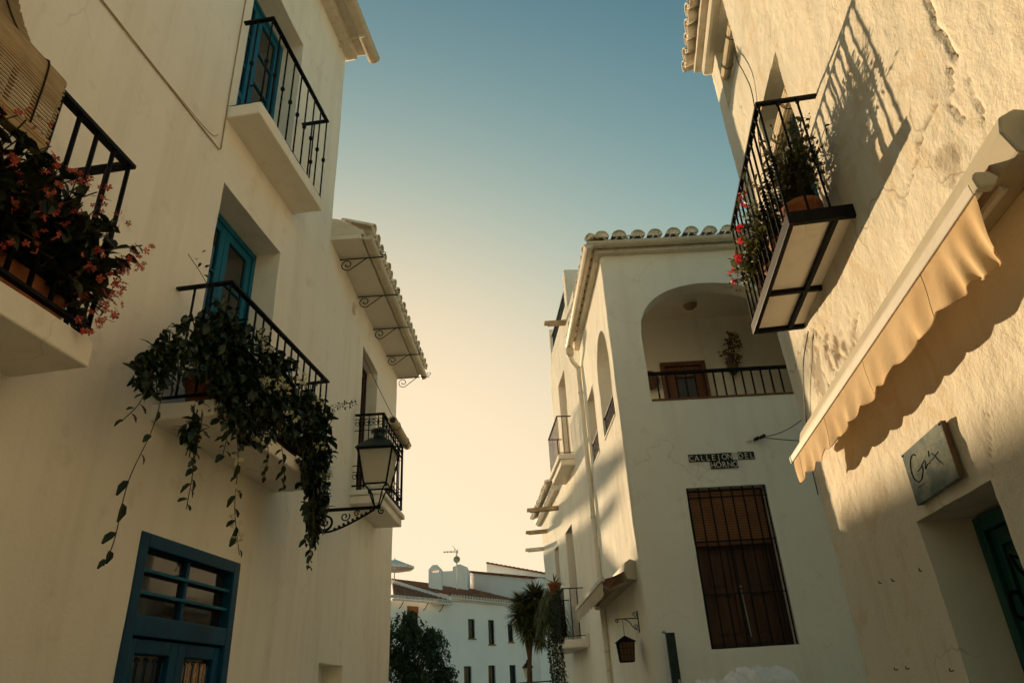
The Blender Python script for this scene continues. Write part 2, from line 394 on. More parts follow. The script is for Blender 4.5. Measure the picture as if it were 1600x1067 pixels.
def wall_surface(name, pw, z0, z1, holes, parent, mat, du=0.12, dz=0.12, amp=0.010, jit=0.007, seed=1, extra=None, shear=0.0, u0=0.0, u1=None, ufine=None, zfine=None, wear=None, **props):
    u1 = pw.len if u1 is None else u1
    ue = [x for h in holes for x in (h['u0'], h['u1'])]
    for c in pw.corners: ue += [c - pw.r, c - pw.r / 2, c, c + pw.r / 2, c + pw.r]
    for h in holes:
        if 'zt' in h: ue += list(np.linspace(h['u0'], h['u1'], 25))
    ze = [x for h in holes for x in (h['z0'], h.get('zt', h['z1']))]
    us = lines(u0, u1, du, ue, ufine); zs = lines(z0, z1, dz, ze, zfine)
    E = np.array([pw.ev(u) for u in us])
    U, Z = np.meshgrid(us, zs, indexing='ij')
    def pos(U, Z, O, E):
        d = amp * fbm(U / 0.9, Z / 0.9, seed, 3) + (extra(U, Z) if extra else 0) + O
        ju = jit * (fbm(U / 0.5, Z / 0.35, seed + 50, 3)) + shear * (Z - 1.6) * np.clip(U / u1, 0, 1); jz = jit * fbm(U / 0.35, Z / 0.5, seed + 90, 3)
        X = E[..., 0] + E[..., 2] * ju + E[..., 4] * d; Y = E[..., 1] + E[..., 3] * ju + E[..., 5] * d
        return np.stack([X, Y, Z + jz], -1)
    Eg = np.repeat(E[:, None, :], len(zs), 1)
    V = pos(U, Z, 0.0, Eg)
    nu, nz = len(us), len(zs)
    verts = V.reshape(-1, 3).tolist(); faces = []; smooth = []
    uc = (us[:-1] + us[1:]) / 2; zc = (zs[:-1] + zs[1:]) / 2
    solid = np.ones((nu - 1, nz - 1), bool)
    for h in holes:
        solid &= ~(((uc > h['u0']) & (uc < h['u1']))[:, None] & ((zc > h['z0']) & (zc < h.get('zt', h['z1'])))[None, :])
    for i, j in zip(*np.nonzero(solid)):
        faces.append((i * nz + j, (i + 1) * nz + j, (i + 1) * nz + j + 1, i * nz + j + 1)); smooth.append(True)
    def strip(idx_u, idx_z, depth, closed=False):
        """reveal: front points pushed straight back"""
        idx_u = np.asarray(idx_u); idx_z = np.asarray(idx_z)
    def reveal(UU, ZZ, depth):
        EE = np.array([pw.ev(u) for u in UU]); UU = np.array(UU); ZZ = np.array(ZZ)
        a = pos(UU, ZZ, 0.0, EE); b_ = pos(UU, ZZ, -depth, EE); k = len(verts); n = len(UU)
        verts.extend(a.tolist()); verts.extend(b_.tolist())
        for i in range(n - 1): faces.append((k + i, k + i + 1, k + n + i + 1, k + n + i)); smooth.append(False)
    for h in holes:
        iu = us[(us >= h['u0'] - 1e-6) & (us <= h['u1'] + 1e-6)]
        zt = h.get('zt', h['z1']); iz = zs[(zs >= h['z0'] - 1e-6) & (zs <= zt + 1e-6)]
        d = h['d']
        if 'zt' in h:
            c = (h['u0'] + h['u1']) / 2; hw = (h['u1'] - h['u0']) / 2
            ex = h.get('pow', 2.2)
            az = h['z1'] + (zt - 0.02 - h['z1']) * np.clip(1 - np.abs((iu - c) / hw) ** ex, 0, 1) ** (1 / ex)
            EE = np.array([pw.ev(u) for u in iu])
            lo = pos(iu, az, 0.0, EE); hi = pos(iu, np.full_like(iu, zt), 0.0, EE); k = len(verts); n = len(iu)
            verts.extend(lo.tolist()); verts.extend(hi.tolist())
            for i in range(n - 1): faces.append((k + i, k + i + 1, k + n + i + 1, k + n + i)); smooth.append(True)
            reveal(iu, az, d)
            izz = np.array([z for z in iz if z < h['z1']] + [h['z1']])
            reveal([h['u0']] * len(izz), izz, d); reveal([h['u1']] * len(izz), izz, d)
        else:
            reveal(iu, [zt] * len(iu), d); reveal([h['u0']] * len(iz), iz, d); reveal([h['u1']] * len(iz), iz, d)
        if h['z0'] > z0 + 0.01: reveal(iu, [h['z0']] * len(iu), d)
        if h.get('back'):
            EE = np.array([pw.ev(u) for u in (h['u0'], h['u1'], h['u1'], h['u0'])])
            q = pos(np.array([h['u0'], h['u1'], h['u1'], h['u0']]), np.array([h['z0'], h['z0'], zt, zt]), -d, EE)
            k = len(verts); verts.extend(q.tolist()); faces.append((k, k + 1, k + 2, k + 3)); smooth.append(False)
    a = np.array(verts); lo, hi = a.min(0), a.max(0)
    org = Vector(((lo[0] + hi[0]) / 2, (lo[1] + hi[1]) / 2, lo[2]))
    me = bpy.data.meshes.new(name); me.from_pydata((a - np.array(org)).tolist(), [], faces)
    me.polygons.foreach_set('use_smooth', smooth); me.materials.append(MATS[mat]); me.update()
    if wear is not None:
        vals = np.zeros(len(verts)); vals[:nu * nz] = np.clip(wear(U, Z), 0, 1).reshape(-1)
        me.attributes.new('wear', 'FLOAT', 'POINT').data.foreach_set('value', vals.astype(np.float32))
    return register(bpy.data.objects.new(name, me), parent, org, props)

def core(parent, p, s0, s1, o0, o1, z1, mat='plaster', z0=0.0, name='rear_wall'):
    return MB().box(p, s0, s1, z0, z1, o0, o1).build(name, mat, parent)

_bal = {}
def baluster_mesh(h, r, style, mat):
    key = (round(h, 3), r, style, mat)
    if key in _bal: return _bal[key]
    b_ = MB()
    if style == 'square':
        for_ = [(-r, -r), (r, -r), (r, r), (-r, r)]
        b_.add([(x, y, 0) for x, y in for_] + [(x, y, h) for x, y in for_], [(3, 2, 1, 0), (4, 5, 6, 7), (0, 1, 5, 4), (1, 2, 6, 5), (2, 3, 7, 6), (3, 0, 4, 7)])
    elif style == 'knob':
        k = h * 0.48
        b_.lathe((0, 0, 0), [(r, 0), (r, k - 0.03), (r * 1.4, k - 0.024), (r * 2.4, k - 0.01), (r * 2.4, k + 0.01), (r * 1.4, k + 0.024), (r, k + 0.03), (r, h)], 8)
    elif style == 'turned':
        k = h * 0.44; pr = [(r, 0), (r, k - 0.07)]
        for q in range(4):
            z = k - 0.06 + q * 0.033; w = r * (2.3 if q in (1, 2) else 1.9)
            pr += [(r * 1.1, z), (w, z + 0.008), (w, z + 0.02), (r * 1.1, z + 0.028)]
        pr += [(r, k + 0.09), (r, h - 0.04), (r * 1.7, h - 0.03), (r * 1.7, h - 0.012), (r, h)]
        b_.lathe((0, 0, 0), pr, 8)
    else:
        b_.lathe((0, 0, 0), [(r, 0), (r, h)], 8)
    _bal[key] = b_.mesh('baluster', mat, style != 'square'); return _bal[key]

def railing(par, w, s0, s1, o1, zb, zt, nf, ns, r, style, mat='iron', rail=(0.020, 0.008), o0=0.0, brail=True, sides=(1, 1), mid=None):
    """handrail, bottom rail and every bar of a balcony front with two returns to the wall"""
    hw, hh = rail
    q = MB()
    q.box(w.p, s0 - hw, s1 + hw, zt - hh * 2, zt, o1 - hw, o1 + hw)
    if sides[0]: q.box(w.p, s0 - hw, s0 + hw, zt - hh * 2, zt - 0.0005, o0, o1 - hw)
    if sides[1]: q.box(w.p, s1 - hw, s1 + hw, zt - hh * 2, zt - 0.0005, o0, o1 - hw)
    q.build('handrail', mat, par)
    if brail:
        q = MB(); k = hw * 0.7
        q.box(w.p, s0 - k, s1 + k, zb, zb + hh * 1.6, o1 - k, o1 + k)
        if sides[0]: q.box(w.p, s0 - k, s0 + k, zb, zb + hh * 1.55, o0, o1 - k)
        if sides[1]: q.box(w.p, s1 - k, s1 + k, zb, zb + hh * 1.55, o0, o1 - k)
        q.build('bottom_rail', mat, par)
    if mid:
        MB().box(w.p, s0, s1, mid - 0.004, mid + 0.004, o1 - 0.006, o1 + 0.006).build('middle_rail', mat, par)
    z0 = zb + (hh if brail else 0); h = zt - hh * 2 - z0 + 0.004
    me = baluster_mesh(h, r, style, mat); rot = frame_quat(w.T, w.Nn, Vector((0, 0, 1))) if w.T.cross(w.Nn).z > 0 else frame_quat(-w.T, w.Nn, Vector((0, 0, 1)))
    for k in range(nf): inst('baluster', me, w.p(s0 + (s1 - s0) * k / (nf - 1), z0, o1), par, rot)
    for e, s in ((0, s0), (1, s1)):
        if sides[e]:
            for k in range(ns): inst('baluster', me, w.p(s, z0, o0 + (o1 - o0) * (k + 1) / (ns + 1)), par, rot)

def scroll(c, ax, az, r, turns=1.4, n=20, start=0.0, sign=1):
    out = []
    for k in range(n + 1):
        f = k / n; a = start + sign * f * turns * 2 * math.pi; rr = r * (1 - 0.82 * f)
        out.append(Vector(c) + Vector(ax) * (rr * math.cos(a)) + Vector(az) * (rr * math.sin(a)))
    return out

_tile = {}
def tile_mesh(mat, L=0.42, r0=0.088, r1=0.072, up=True):
    global _tile
    """barrel tile lying along +y, mouth at the origin"""
    key = (mat, L, up, r0)
    if key in _tile: return _tile[key]
    b_ = MB(); n = 8; rows = []
    sg = 1 if up else -1
    for (y, r) in ((0, r0), (L, r1)):
        rows.append([(r * math.cos(math.pi * k / n), y, sg * (r * 0.85 * math.sin(math.pi * k / n))) for k in range(n + 1)])
    for (y, r) in ((L, r1 - 0.014), (0, r0 - 0.014)):
        rows.append([(r * math.cos(math.pi * k / n), y, sg * (r * 0.85 * math.sin(math.pi * k / n))) for k in range(n + 1)])
    rows.append(rows[0]); b_.grid(rows)
    if up: b_.add([(r0 * 0.9 * math.cos(math.pi * k / n), 0.02, r0 * 0.80 * math.sin(math.pi * k / n) - 0.005) for k in range(n + 1)], [tuple(range(n + 1))])
    _tile[key] = b_.mesh('roof_tile', mat, False); return _tile[key]
def tile_row(par, w, ss, z, o, pitch, mat='tile_white', jit=0.01, flip=None, rows=1, under=True, L=0.42, r0=0.088):
    """eave tiles whose mouths point out of wall w"""
    back = -w.Nn * math.cos(R_(pitch)) + Vector((0, 0, math.sin(R_(pitch))))
    upv = w.Nn * math.sin(R_(pitch)) + Vector((0, 0, math.cos(R_(pitch))))
    x = back.cross(upv)
    for rr in range(rows):
        for k, s in enumerate(ss):
            a = random.uniform(-0.03, 0.03)
            b2 = (back + x * a).normalized(); x2 = b2.cross(upv).normalized()
            base = w.V(s + random.uniform(-jit, jit), z + random.uniform(-jit, jit) * 0.5, o + random.uniform(-jit, jit)) + back * (rr * (L - 0.07)) + upv * (0.012 * 0)
            inst('roof_tile', tile_mesh(mat, L, r0, r0 * 0.82, True), base + upv * 0.035, par, frame_quat(x2, b2, upv))
            if under and k < len(ss) - 1:
                inst('channel_tile', tile_mesh(mat, L, r0, r0 * 0.82, False), base + w.T * ((ss[1] - ss[0]) / 2) + upv * 0.050, par, frame_quat(x2, b2, upv))

def gutter_prof(o, z, r=0.06):
    out = [(o + r * math.cos(a), z + r * math.sin(a)) for a in [math.pi + math.pi * k / 8 for k in range(9)]]
    return out + [(o + r * 0.86, z), (o - r * 0.86, z - 0.012)]

# foliage --------------------------------------------------------------
LEAF_POINTED = [(0.0, 0.05), (0.30, 0.95), (0.62, 0.85), (1.0, 0.02)]
LEAF_OVAL = [(0.0, 0.10), (0.28, 0.80), (0.66, 1.0), (1.0, 0.30)]
def leaf_pts(base, d, up, L, W, curl=0.25, fold=0.25, prof=None):
    """one leaf: six faces with a folded midrib and a drooping tip"""
    d = d.normalized(); side = d.cross(up)
    if side.length < 1e-4: side = d.orthogonal()
    side.normalize(); nn = side.cross(d)
    prof = prof or LEAF_POINTED
    vs_ = []
    for f, w_ in prof:
        c = base + d * (L * f) - nn * (curl * L * f * f)
        vs_ += [c - side * (W * w_ / 2) + nn * (fold * W * w_ / 2), c, c + side * (W * w_ / 2) + nn * (fold * W * w_ / 2)]
    fs = []
    for i in range(3):
        k = i * 3; fs += [(k, k + 1, k + 4, k + 3), (k + 1, k + 2, k + 5, k + 4)]
    return vs_, fs
def rdir(zb=0.0):
    v = Vector((random.gauss(0, 1), random.gauss(0, 1), random.gauss(0, 1) + zb)); return v.normalized()
def add_leaf(b_, base, L, W, zb=0.0, out=None, curl=0.3, prof=None):
    d = rdir(zb)
    if out is not None: d = (d * 0.8 + out).normalized()
    up = (Vector((0, 0, 1)) + rdir() * 0.5).normalized()
    b_.add(*leaf_pts(Vector(base), d, up, L, W, curl, 0.25, prof))
def add_flower(b_, c, r, n=5):
    c = Vector(c); ax = rdir(0.3); u = ax.orthogonal().normalized(); v = ax.cross(u)
    for k in range(n):
        a = 2 * math.pi * k / n + random.uniform(-.2, .2)
        d = u * math.cos(a) + v * math.sin(a)
        e = u * math.cos(a + 0.45) + v * math.sin(a + 0.45); g = u * math.cos(a - 0.45) + v * math.sin(a - 0.45)
        b_.add([c, c + e * r * 0.7 + ax * r * 0.25, c + d * r + ax * r * 0.15, c + g * r * 0.7 + ax * r * 0.25], [(0, 1, 2, 3)])
def ball_point(c, rx):
    v = rdir() * (random.random() ** 0.4)
    return Vector(c) + Vector((v.x * rx[0], v.y * rx[1], v.z * rx[2]))
def sag(a, b_, d, n=12):
    a = Vector(a); b_ = Vector(b_)
    return [a.lerp(b_, k / n) - Vector((0, 0, d * 4 * (k / n) * (1 - k / n))) for k in range(n + 1)]
def smooth_path(pts, n=6):
    P = [Vector(q) for q in pts]; P = [P[0] * 2 - P[1]] + P + [P[-1] * 2 - P[-2]]; out = []
    for i in range(1, len(P) - 2):
        for k in range(n):
            t = k / n
            out.append(0.5 * ((2 * P[i]) + (P[i + 1] - P[i - 1]) * t + (2 * P[i - 1] - 5 * P[i] + 4 * P[i + 1] - P[i + 2]) * t * t + (3 * P[i] - P[i - 1] - 3 * P[i + 1] + P[i + 2]) * t ** 3))
    out.append(P[-2]); return out
def uneven(o, amount=0.012, size=0.25, lv=4):
    """hand-finished plaster: subdivide and push the surface about a little"""
    tx = bpy.data.textures.get('plaster_lumps') or bpy.data.textures.new('plaster_lumps', 'CLOUDS'); tx.noise_scale = size; tx.noise_depth = 2
    m1 = o.modifiers.new('subdivide', 'SUBSURF'); m1.subdivision_type = 'SIMPLE'; m1.levels = lv; m1.render_levels = lv
    m2 = o.modifiers.new('lumps', 'DISPLACE'); m2.texture = tx; m2.texture_coords = 'GLOBAL'; m2.strength = amount * 2; m2.mid_level = 0.5
    return o

# ================================================================== the setting
gr = MB(); gr.add([(-400, -400, 0), (400, -400, 0), (400, 400, 0), (-400, 400, 0)], [(0, 1, 2, 3)])
gr.build('street_paving', 'paving', None, kind='structure')

DL, DR, DC = 2.9, 1.7, 9.0
a7 = R_(7.0); a75 = R_(7.5)
L1 = Wall(-math.cos(a7) * DL, math.sin(a7) * DL, 7.0, 1)
Rw = Wall(math.cos(a75) * DR, -math.sin(a75) * DR, 7.5, -1)
L2 = Wall(*L1.p(6.6, 0, -0.022)[:2], 1.5, 1)
CX = 1.404
Cf = Wall(0, DC, 90, 1)                      # s is world X
Cs = Wall(CX, DC, -2.4, -1)
C2 = Wall(*Cs.p(3.2, 0)[:2], -5.5, -1)
FW = Wall(-4.0, 38.0, 38.0, 1)

def glazed_door(par, w, s0, s1, z0, z1, o, mat='blue_paint', leaves=2, kick=0.75, rows=2, name='balcony_door', handle=True):
    f = 0.055
    q = MB()
    q.box(w.p, s0, s0 + f, z0, z1, o - 0.06, o); q.box(w.p, s1 - f, s1, z0, z1, o - 0.06, o)
    q.box(w.p, s0 + f, s1 - f, z1 - f, z1, o - 0.06, o - 0.001)
    wd = (s1 - s0 - 2 * f) / leaves; panes = []; pans = []
    for k in range(leaves):
        a = s0 + f + wd * k + 0.004; b_ = a + wd - 0.008; st = 0.075
        q.box(w.p, a, a + st, z0, z1 - f - 0.004, o - 0.055, o - 0.015); q.box(w.p, b_ - st, b_, z0, z1 - f - 0.004, o - 0.055, o - 0.015)
        zz = [z0, z0 + kick] + [z0 + kick + (z1 - f - 0.08 - z0 - kick) * i / rows for i in range(1, rows + 1)]
        for i, z in enumerate(zz):
            h = 0.09 if i in (0, 1, len(zz) - 1) else 0.030
            q.box(w.p, a + st, b_ - st, z, z + h - 0.012, o - 0.053, o - 0.018)
        pans.append((a + st, b_ - st, z0 + 0.08, z0 + kick))
        for i in range(1, len(zz) - 1): panes.append((a + st, b_ - st, zz[i] + 0.01, zz[i + 1] + 0.01))
    d = q.build(name, mat, par, bevel=0.004)
    for a, b_, c, e in pans:
        MB().box(w.p, a, b_, c, e, o - 0.045, o - 0.035).build('panel', mat, d)
        MB().box(w.p, a + 0.04, b_ - 0.04, c + 0.05, e - 0.05, o - 0.035, o - 0.024).build('raised_panel', mat, d, bevel=0.006)
    for a, b_, c, e in panes: MB().box(w.p, a, b_, c, e, o - 0.040, o - 0.036).build('pane', 'glass', d)
    if handle:
        m_ = (s0 + s1) / 2 + 0.03
        MB().tube([w.p(m_, z0 + 1.0, o - 0.02), w.p(m_, z0 + 1.0, o + 0.03), w.p(m_ + 0.09, z0 + 1.0, o + 0.03)], 0.008).build('handle', 'iron', d)
    return d

def wall_clip(par_label, w, s, z): pass

# ================================================================== near house on the left
h1 = thing('white_house', L1.p(2, 0, -2), 'tall white plastered house on the left with blue doors and three iron balconies', 'house')
pw = PathWall([L1.p(-8, 0)[:2], L1.p(6.6, 0)[:2], L1.p(6.6, 0, -1.6)[:2]], 1, 0.05)
def rough_strip(U, Z):
    k = np.exp(-((U - 14.42) / 0.10) ** 2)
    return k * 0.012 * fbm(U / 0.06, Z / 0.08, 5, 3) + 0.004 * fbm(U / 0.25, Z / 0.22, 8, 3)
wall_surface('wall', pw, 0, 9.9, [
    dict(u0=12.12, u1=13.34, z0=0.0, z1=2.64, d=0.12),
    dict(u0=12.33, u1=13.41, z0=3.45, z1=5.61, d=0.34),
    dict(u0=12.30, u1=13.37, z0=6.33, z1=8.46, d=0.34),
    dict(u0=9.10, u1=10.22, z0=3.31, z1=5.45, d=0.34),
], h1, 'plaster', du=0.09, dz=0.09, amp=0.012, seed=3, extra=rough_strip)
core(h1, L1.p, -8, 6.5, -0.40, -6.5, 9.85)
MB().box(L1.p, -8, 6.66, 9.62, 9.74, -6.0, 0.14).build('cornice', 'trim', h1, bevel=0.03)
MB().box(L1.p, -8, 6.70, 9.742, 9.80, -6.0, 0.24).build('roof_edge', 'trim', h1, bevel=0.015)
g = MB().extrude(L1.p, gutter_prof(0.33, 9.74, 0.085), -8, 6.78).build('gutter', 'gutter', h1, smooth=False)
for s in (6.30, 4.9, 3.3, 1.7):
    q = MB().tube([L1.p(s, 9.62, 0.0), L1.p(s, 9.625, 0.2), L1.p(s, 9.63, 0.36)], 0.008)
    q.tube(scroll(L1.V(s, 9.53, 0.06), L1.Nn, (0, 0, 1), 0.06, 1.5), 0.007)
    q.build('bracket', 'gutter', g)
rf = MB(); rf.add([L1.p(-8, 9.80, 0.30), L1.p(6.7, 9.80, 0.30), L1.p(6.7, 11.2, -4.5), L1.p(-8, 11.2, -4.5)], [(0, 1, 2, 3)]); rf.build('roof', 'tile_red', h1)

# street door with glazed transom
d = MB(); o = 0.012; f = 0.085
d.box(L1.p, 4.10, 4.10 + f, 0, 2.66, -0.09, o); d.box(L1.p, 5.36 - f, 5.36, 0, 2.66, -0.09, o)
d.box(L1.p, 4.10 + f, 5.36 - f, 2.66 - f, 2.66, -0.09, o - 0.001)
d.box(L1.p, 4.10 + f, 5.36 - f, 2.06, 2.18, -0.09, o - 0.004)
d = d.build('street_door', 'blue_dark', h1, bevel=0.006)
s0, s1 = 4.10 + f, 5.36 - f; mid = (s0 + s1) / 2
MB().box(L1.p, mid - 0.018, mid + 0.018, 2.18, 2.575, -0.075, -0.035).build('mullion', 'blue_dark', d)
for k in (1, 2):
    z = 2.18 + (2.575 - 2.18) * k / 3
    MB().box(L1.p, s0, s1, z - 0.009, z + 0.009, -0.034, -0.010).build('glazing_bar', 'blue_paint', d)
for k in range(3):
    for e in (0, 1):
        a, b_ = (s0, mid - 0.018) if e == 0 else (mid + 0.018, s1)
        MB().box(L1.p, a, b_, 2.18 + 0.1317 * k + 0.001, 2.18 + 0.1317 * (k + 1) - 0.001, -0.068, -0.062).build('pane', 'glass', d)
for e, (a, b_) in enumerate(((s0 + 0.004, mid - 0.003), (mid + 0.003, s1 - 0.004))):
    q = MB(); st = 0.085
    q.box(L1.p, a, a + st, 0.02, 2.05, -0.07, -0.02); q.box(L1.p, b_ - st, b_, 0.02, 2.05, -0.07, -0.02)
    q.box(L1.p, a + st, b_ - st, 1.965, 2.05, -0.069, -0.021); q.box(L1.p, a + st, b_ - st, 0.85, 1.0, -0.069, -0.021); q.box(L1.p, a + st, b_ - st, 0.02, 0.2, -0.069, -0.021)
    q.box(L1.p, a + st, b_ - st, 0.2, 0.85, -0.06, -0.04)
    q.build('door_leaf', 'blue_dark', d, bevel=0.006)
    MB().box(L1.p, a + st, b_ - st, 1.0, 1.965, -0.068, -0.062).build('pane', 'glass' , d)
    n = 4
    for k in range(n):
        s = a + st + (b_ - a - 2 * st) * (k + 0.5) / n
        MB().tube([L1.p(s, 1.0, -0.035), L1.p(s, 1.93, -0.035)], 0.006).build('grille_bar', 'blue_dark', d)
        MB().tube(scroll(L1.V(s, 1.93, -0.035), L1.T, (0, 0, 1), 0.022, 1.0, 10), 0.004, 5).build('grille_scroll', 'iron', d)
# pleated curtain behind the right-hand leaf
rows = []
for z in (1.02, 1.5, 1.94):
    rows.append([L1.p(mid + 0.10 + 0.33 * k / 40, z, -0.058 + 0.006 * math.sin(k * 1.3)) for k in range(41)])
MB().grid(rows).build('curtain', 'curtain', d, smooth=True)

# balconies of the near house
def slab(par, w, s0, s1, z0, z1, o1, mat='plaster', name='balcony', bev=0.012):
    return uneven(MB().box(w.p, s0, s1, z0, z1, -0.02, o1).build(name, mat, par, bevel=bev))
bal_low = slab(h1, L1, 3.97, 5.84, 3.34, 3.455, 0.44)
railing(bal_low, L1, 4.0, 5.81, 0.41, 3.50, 4.37, 15, 2, 0.0085, 'round', rail=(0.020, 0.008))
bal_up = slab(h1, L1, 4.19, 5.59, 6.20, 6.335, 0.31)
railing(bal_up, L1, 4.22, 5.56, 0.285, 6.34, 7.43, 9, 1, 0.0085, 'knob', rail=(0.019, 0.010))
bal_left = slab(h1, L1, -0.3, 2.86, 3.17, 3.315, 0.43)
railing(bal_left, L1, -0.27, 2.82, 0.40, 3.36, 4.45, 24, 2, 0.0125, 'knob', rail=(0.026, 0.012))
glazed_door(h1, L1, 4.33, 5.41, 3.455, 5.60, -0.24, 'blue_paint', 2, 0.70, 3)
glazed_door(h1, L1, 4.30, 5.37, 6.335, 8.45, -0.24, 'blue_paint', 2, 0.70, 3)
glazed_door(h1, L1, 1.10, 2.22, 3.315, 5.44, -0.24, 'blue_paint', 2, 0.70, 3)

# ================================================================== second house on the left
h2 = thing('low_white_house', L2.p(2, 0, -2), 'lower white house on the left with bracketed eave and scrolled balcony', 'house')
pw = PathWall([L2.p(-0.12, 0)[:2], L2.p(4.08, 0)[:2], L2.p(4.08, 0, -2.0)[:2]], 1, 0.04)
wall_surface('wall', pw, 0, 6.80, [
    dict(u0=1.89, u1=2.79, z0=3.97, z1=6.06, d=0.24),
    dict(u0=0.84, u1=1.72, z0=1.25, z1=2.03, d=0.22, back=True),
], h2, 'plaster', du=0.09, dz=0.09, amp=0.012, seed=9)
core(h2, L2.p, -0.1, 4.0, -0.42, -6.5, 6.70)
sof = MB().box(L2.p, 0.02, 4.14, 6.60, 6.66, -0.3, 0.36).build('soffit', 'soffit', h2, bevel=0.006)
MB().extrude(L2.p, [(-0.6, 6.665), (0.39, 6.665), (0.39, 6.72), (0.1, 6.90), (-0.6, 7.13)], 0.03, 4.16).build('verge', 'trim', h2, bevel=0.01)
g = MB().extrude(L2.p, gutter_prof(0.425, 6.66, 0.066), 0.06, 4.22).build('gutter', 'gutter', h2)
for s in (0.42, 1.34, 2.28, 3.20, 4.08):
    q = MB().tube([L2.p(s, 6.58, -0.01), L2.p(s, 6.58, 0.55)], 0.0085)
    q.tube([L2.V(s, 6.58, 0.34)] + list(reversed(scroll(L2.V(s, 6.50, 0.10), L2.Nn, (0, 0, 1), 0.085, 1.35, 22, -1.2, -1)))[::-1], 0.0065)
    q.tube(scroll(L2.V(s, 6.64, 0.55), L2.Nn, (0, 0, 1), 0.042, 1.1, 14, 2.5), 0.005)
    q.build('bracket', 'iron', g)
tile_row(h2, L2, [0.12 + 0.21 * k for k in range(20)], 6.735, 0.48, 20, rows=1)
rf = MB(); rf.add([L2.p(0.04, 6.76, 0.34), L2.p(4.14, 6.76, 0.34), L2.p(4.14, 8.3, -4.5), L2.p(0.04, 8.3, -4.5)], [(0, 1, 2, 3)]); rf.build('roof', 'tile_red', h2)
glazed_door(h2, L2, 1.77, 2.67, 3.97, 6.05, -0.16, 'wood_dark', 2, 0.7, 2)
b2 = MB().box(L2.p, 1.52, 2.90, 3.80, 3.90, -0.02, 0.36).box(L2.p, 1.49, 2.93, 3.902, 3.965, -0.02, 0.40).build('balcony', 'plaster', h2, bevel=0.012); uneven(b2, 0.006)
railing(b2, L2, 1.55, 2.86, 0.36, 4.02, 4.96, 2, 0, 0.011, 'square', rail=(0.020, 0.010))
zz = (4.02, 4.26, 4.72, 4.95)
for (sa, oa, sb, ob, n) in ((1.55, 0.0, 1.55, 0.36, 3), (1.55, 0.36, 2.86, 0.36, 9), (2.86, 0.0, 2.86, 0.36, 3)):
    for z in (4.28, 4.74):
        MB().tube([L2.p(sa, z, oa), L2.p(sb, z, ob)], 0.006).build('middle_rail', 'iron', b2)
    for k in range(n):
        f = (k + 0.5) / n; s = sa + (sb - sa) * f; o = oa + (ob - oa) * f
        ax = (L2.T if sa != sb else L2.Nn)
        MB().tube([L2.p(s, 4.04, o), L2.p(s, 4.94, o)], 0.007).build('baluster', 'iron', b2)
        for zc in (4.15, 4.84):
            q = MB().tube(scroll(L2.V(s, zc, o) + ax * 0.03, ax, (0, 0, 1), 0.058, 1.3, 16, 0.6), 0.005, 5)
            q.tube(scroll(L2.V(s, zc, o) - ax * 0.03, -ax, (0, 0, 1), 0.058, 1.3, 16, 0.6), 0.005, 5)
            q.build('scrollwork', 'iron', b2)

# ================================================================== corner house with the loggia
h3 = thing('loggia_house', (3.2, 11, 0), 'white corner house with arched loggia, brown barred window and street-name tiles', 'house')
pw = PathWall([(7.0, DC), (CX, DC), Cs.p(3.2, 0)[:2]], -1, 0.05)
uF = lambda X: 7.0 - X
uS = lambda s: 7.0 - CX + s
def fac_relief(U, Z):
    return 0.004 * fbm(U / 0.22, Z / 0.30, 21, 4) + np.where(U > 5.6, 0.005 * fbm(U / 0.10, Z / 0.5, 31, 3), 0)
wall_surface('wall', pw, 0, 7.66, [
    dict(u0=uF(3.15), u1=uF(2.124), z0=2.02, z1=3.92, d=0.24),
    dict(u0=uF(3.95), u1=uF(1.85), z0=5.15, z1=6.15, zt=6.98, d=0.30, pow=2.3),
    dict(u0=uS(0.31), u1=uS(1.42), z0=5.10, z1=6.05, zt=6.66, d=0.30, pow=2.0),
    dict(u0=uS(2.0), u1=uS(2.82), z0=5.12, z1=6.30, d=0.26),
], h3, 'plaster', du=0.08, dz=0.08, amp=0.012, seed=14, extra=fac_relief)
# rooms and masonry behind the face
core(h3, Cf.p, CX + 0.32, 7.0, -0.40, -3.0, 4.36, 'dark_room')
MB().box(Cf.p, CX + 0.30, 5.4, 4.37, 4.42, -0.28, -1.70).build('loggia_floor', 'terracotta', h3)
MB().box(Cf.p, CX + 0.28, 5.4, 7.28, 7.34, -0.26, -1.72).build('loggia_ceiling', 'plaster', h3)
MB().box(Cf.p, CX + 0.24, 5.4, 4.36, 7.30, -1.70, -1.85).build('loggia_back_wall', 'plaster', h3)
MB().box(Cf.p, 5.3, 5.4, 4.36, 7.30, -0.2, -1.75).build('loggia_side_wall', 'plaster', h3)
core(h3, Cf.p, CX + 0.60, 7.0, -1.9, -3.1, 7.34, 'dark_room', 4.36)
core(h3, Cf.p, CX + 0.25, 7.0, -0.15, -3.1, 7.64, 'plaster', 7.36)
# loggia door
d = MB().box(Cf.p, 2.42, 2.50, 4.42, 6.45, -1.70, -1.62).box(Cf.p, 3.08, 3.16, 4.42, 6.45, -1.70, -1.62).box(Cf.p, 2.50, 3.08, 6.37, 6.45, -1.70, -1.621).build('loggia_door', 'wood_mid', h3, bevel=0.008)
for a, b_ in ((2.50, 2.785), (2.795, 3.08)):
    MB().box(Cf.p, a, b_, 4.42, 6.37, -1.70, -1.66).build('door_leaf', 'wood_mid', d, bevel=0.01)
MB().box(Cf.p, 2.63, 2.95, 4.9, 6.18, -1.659, -1.65).build('pane', 'glass', d)
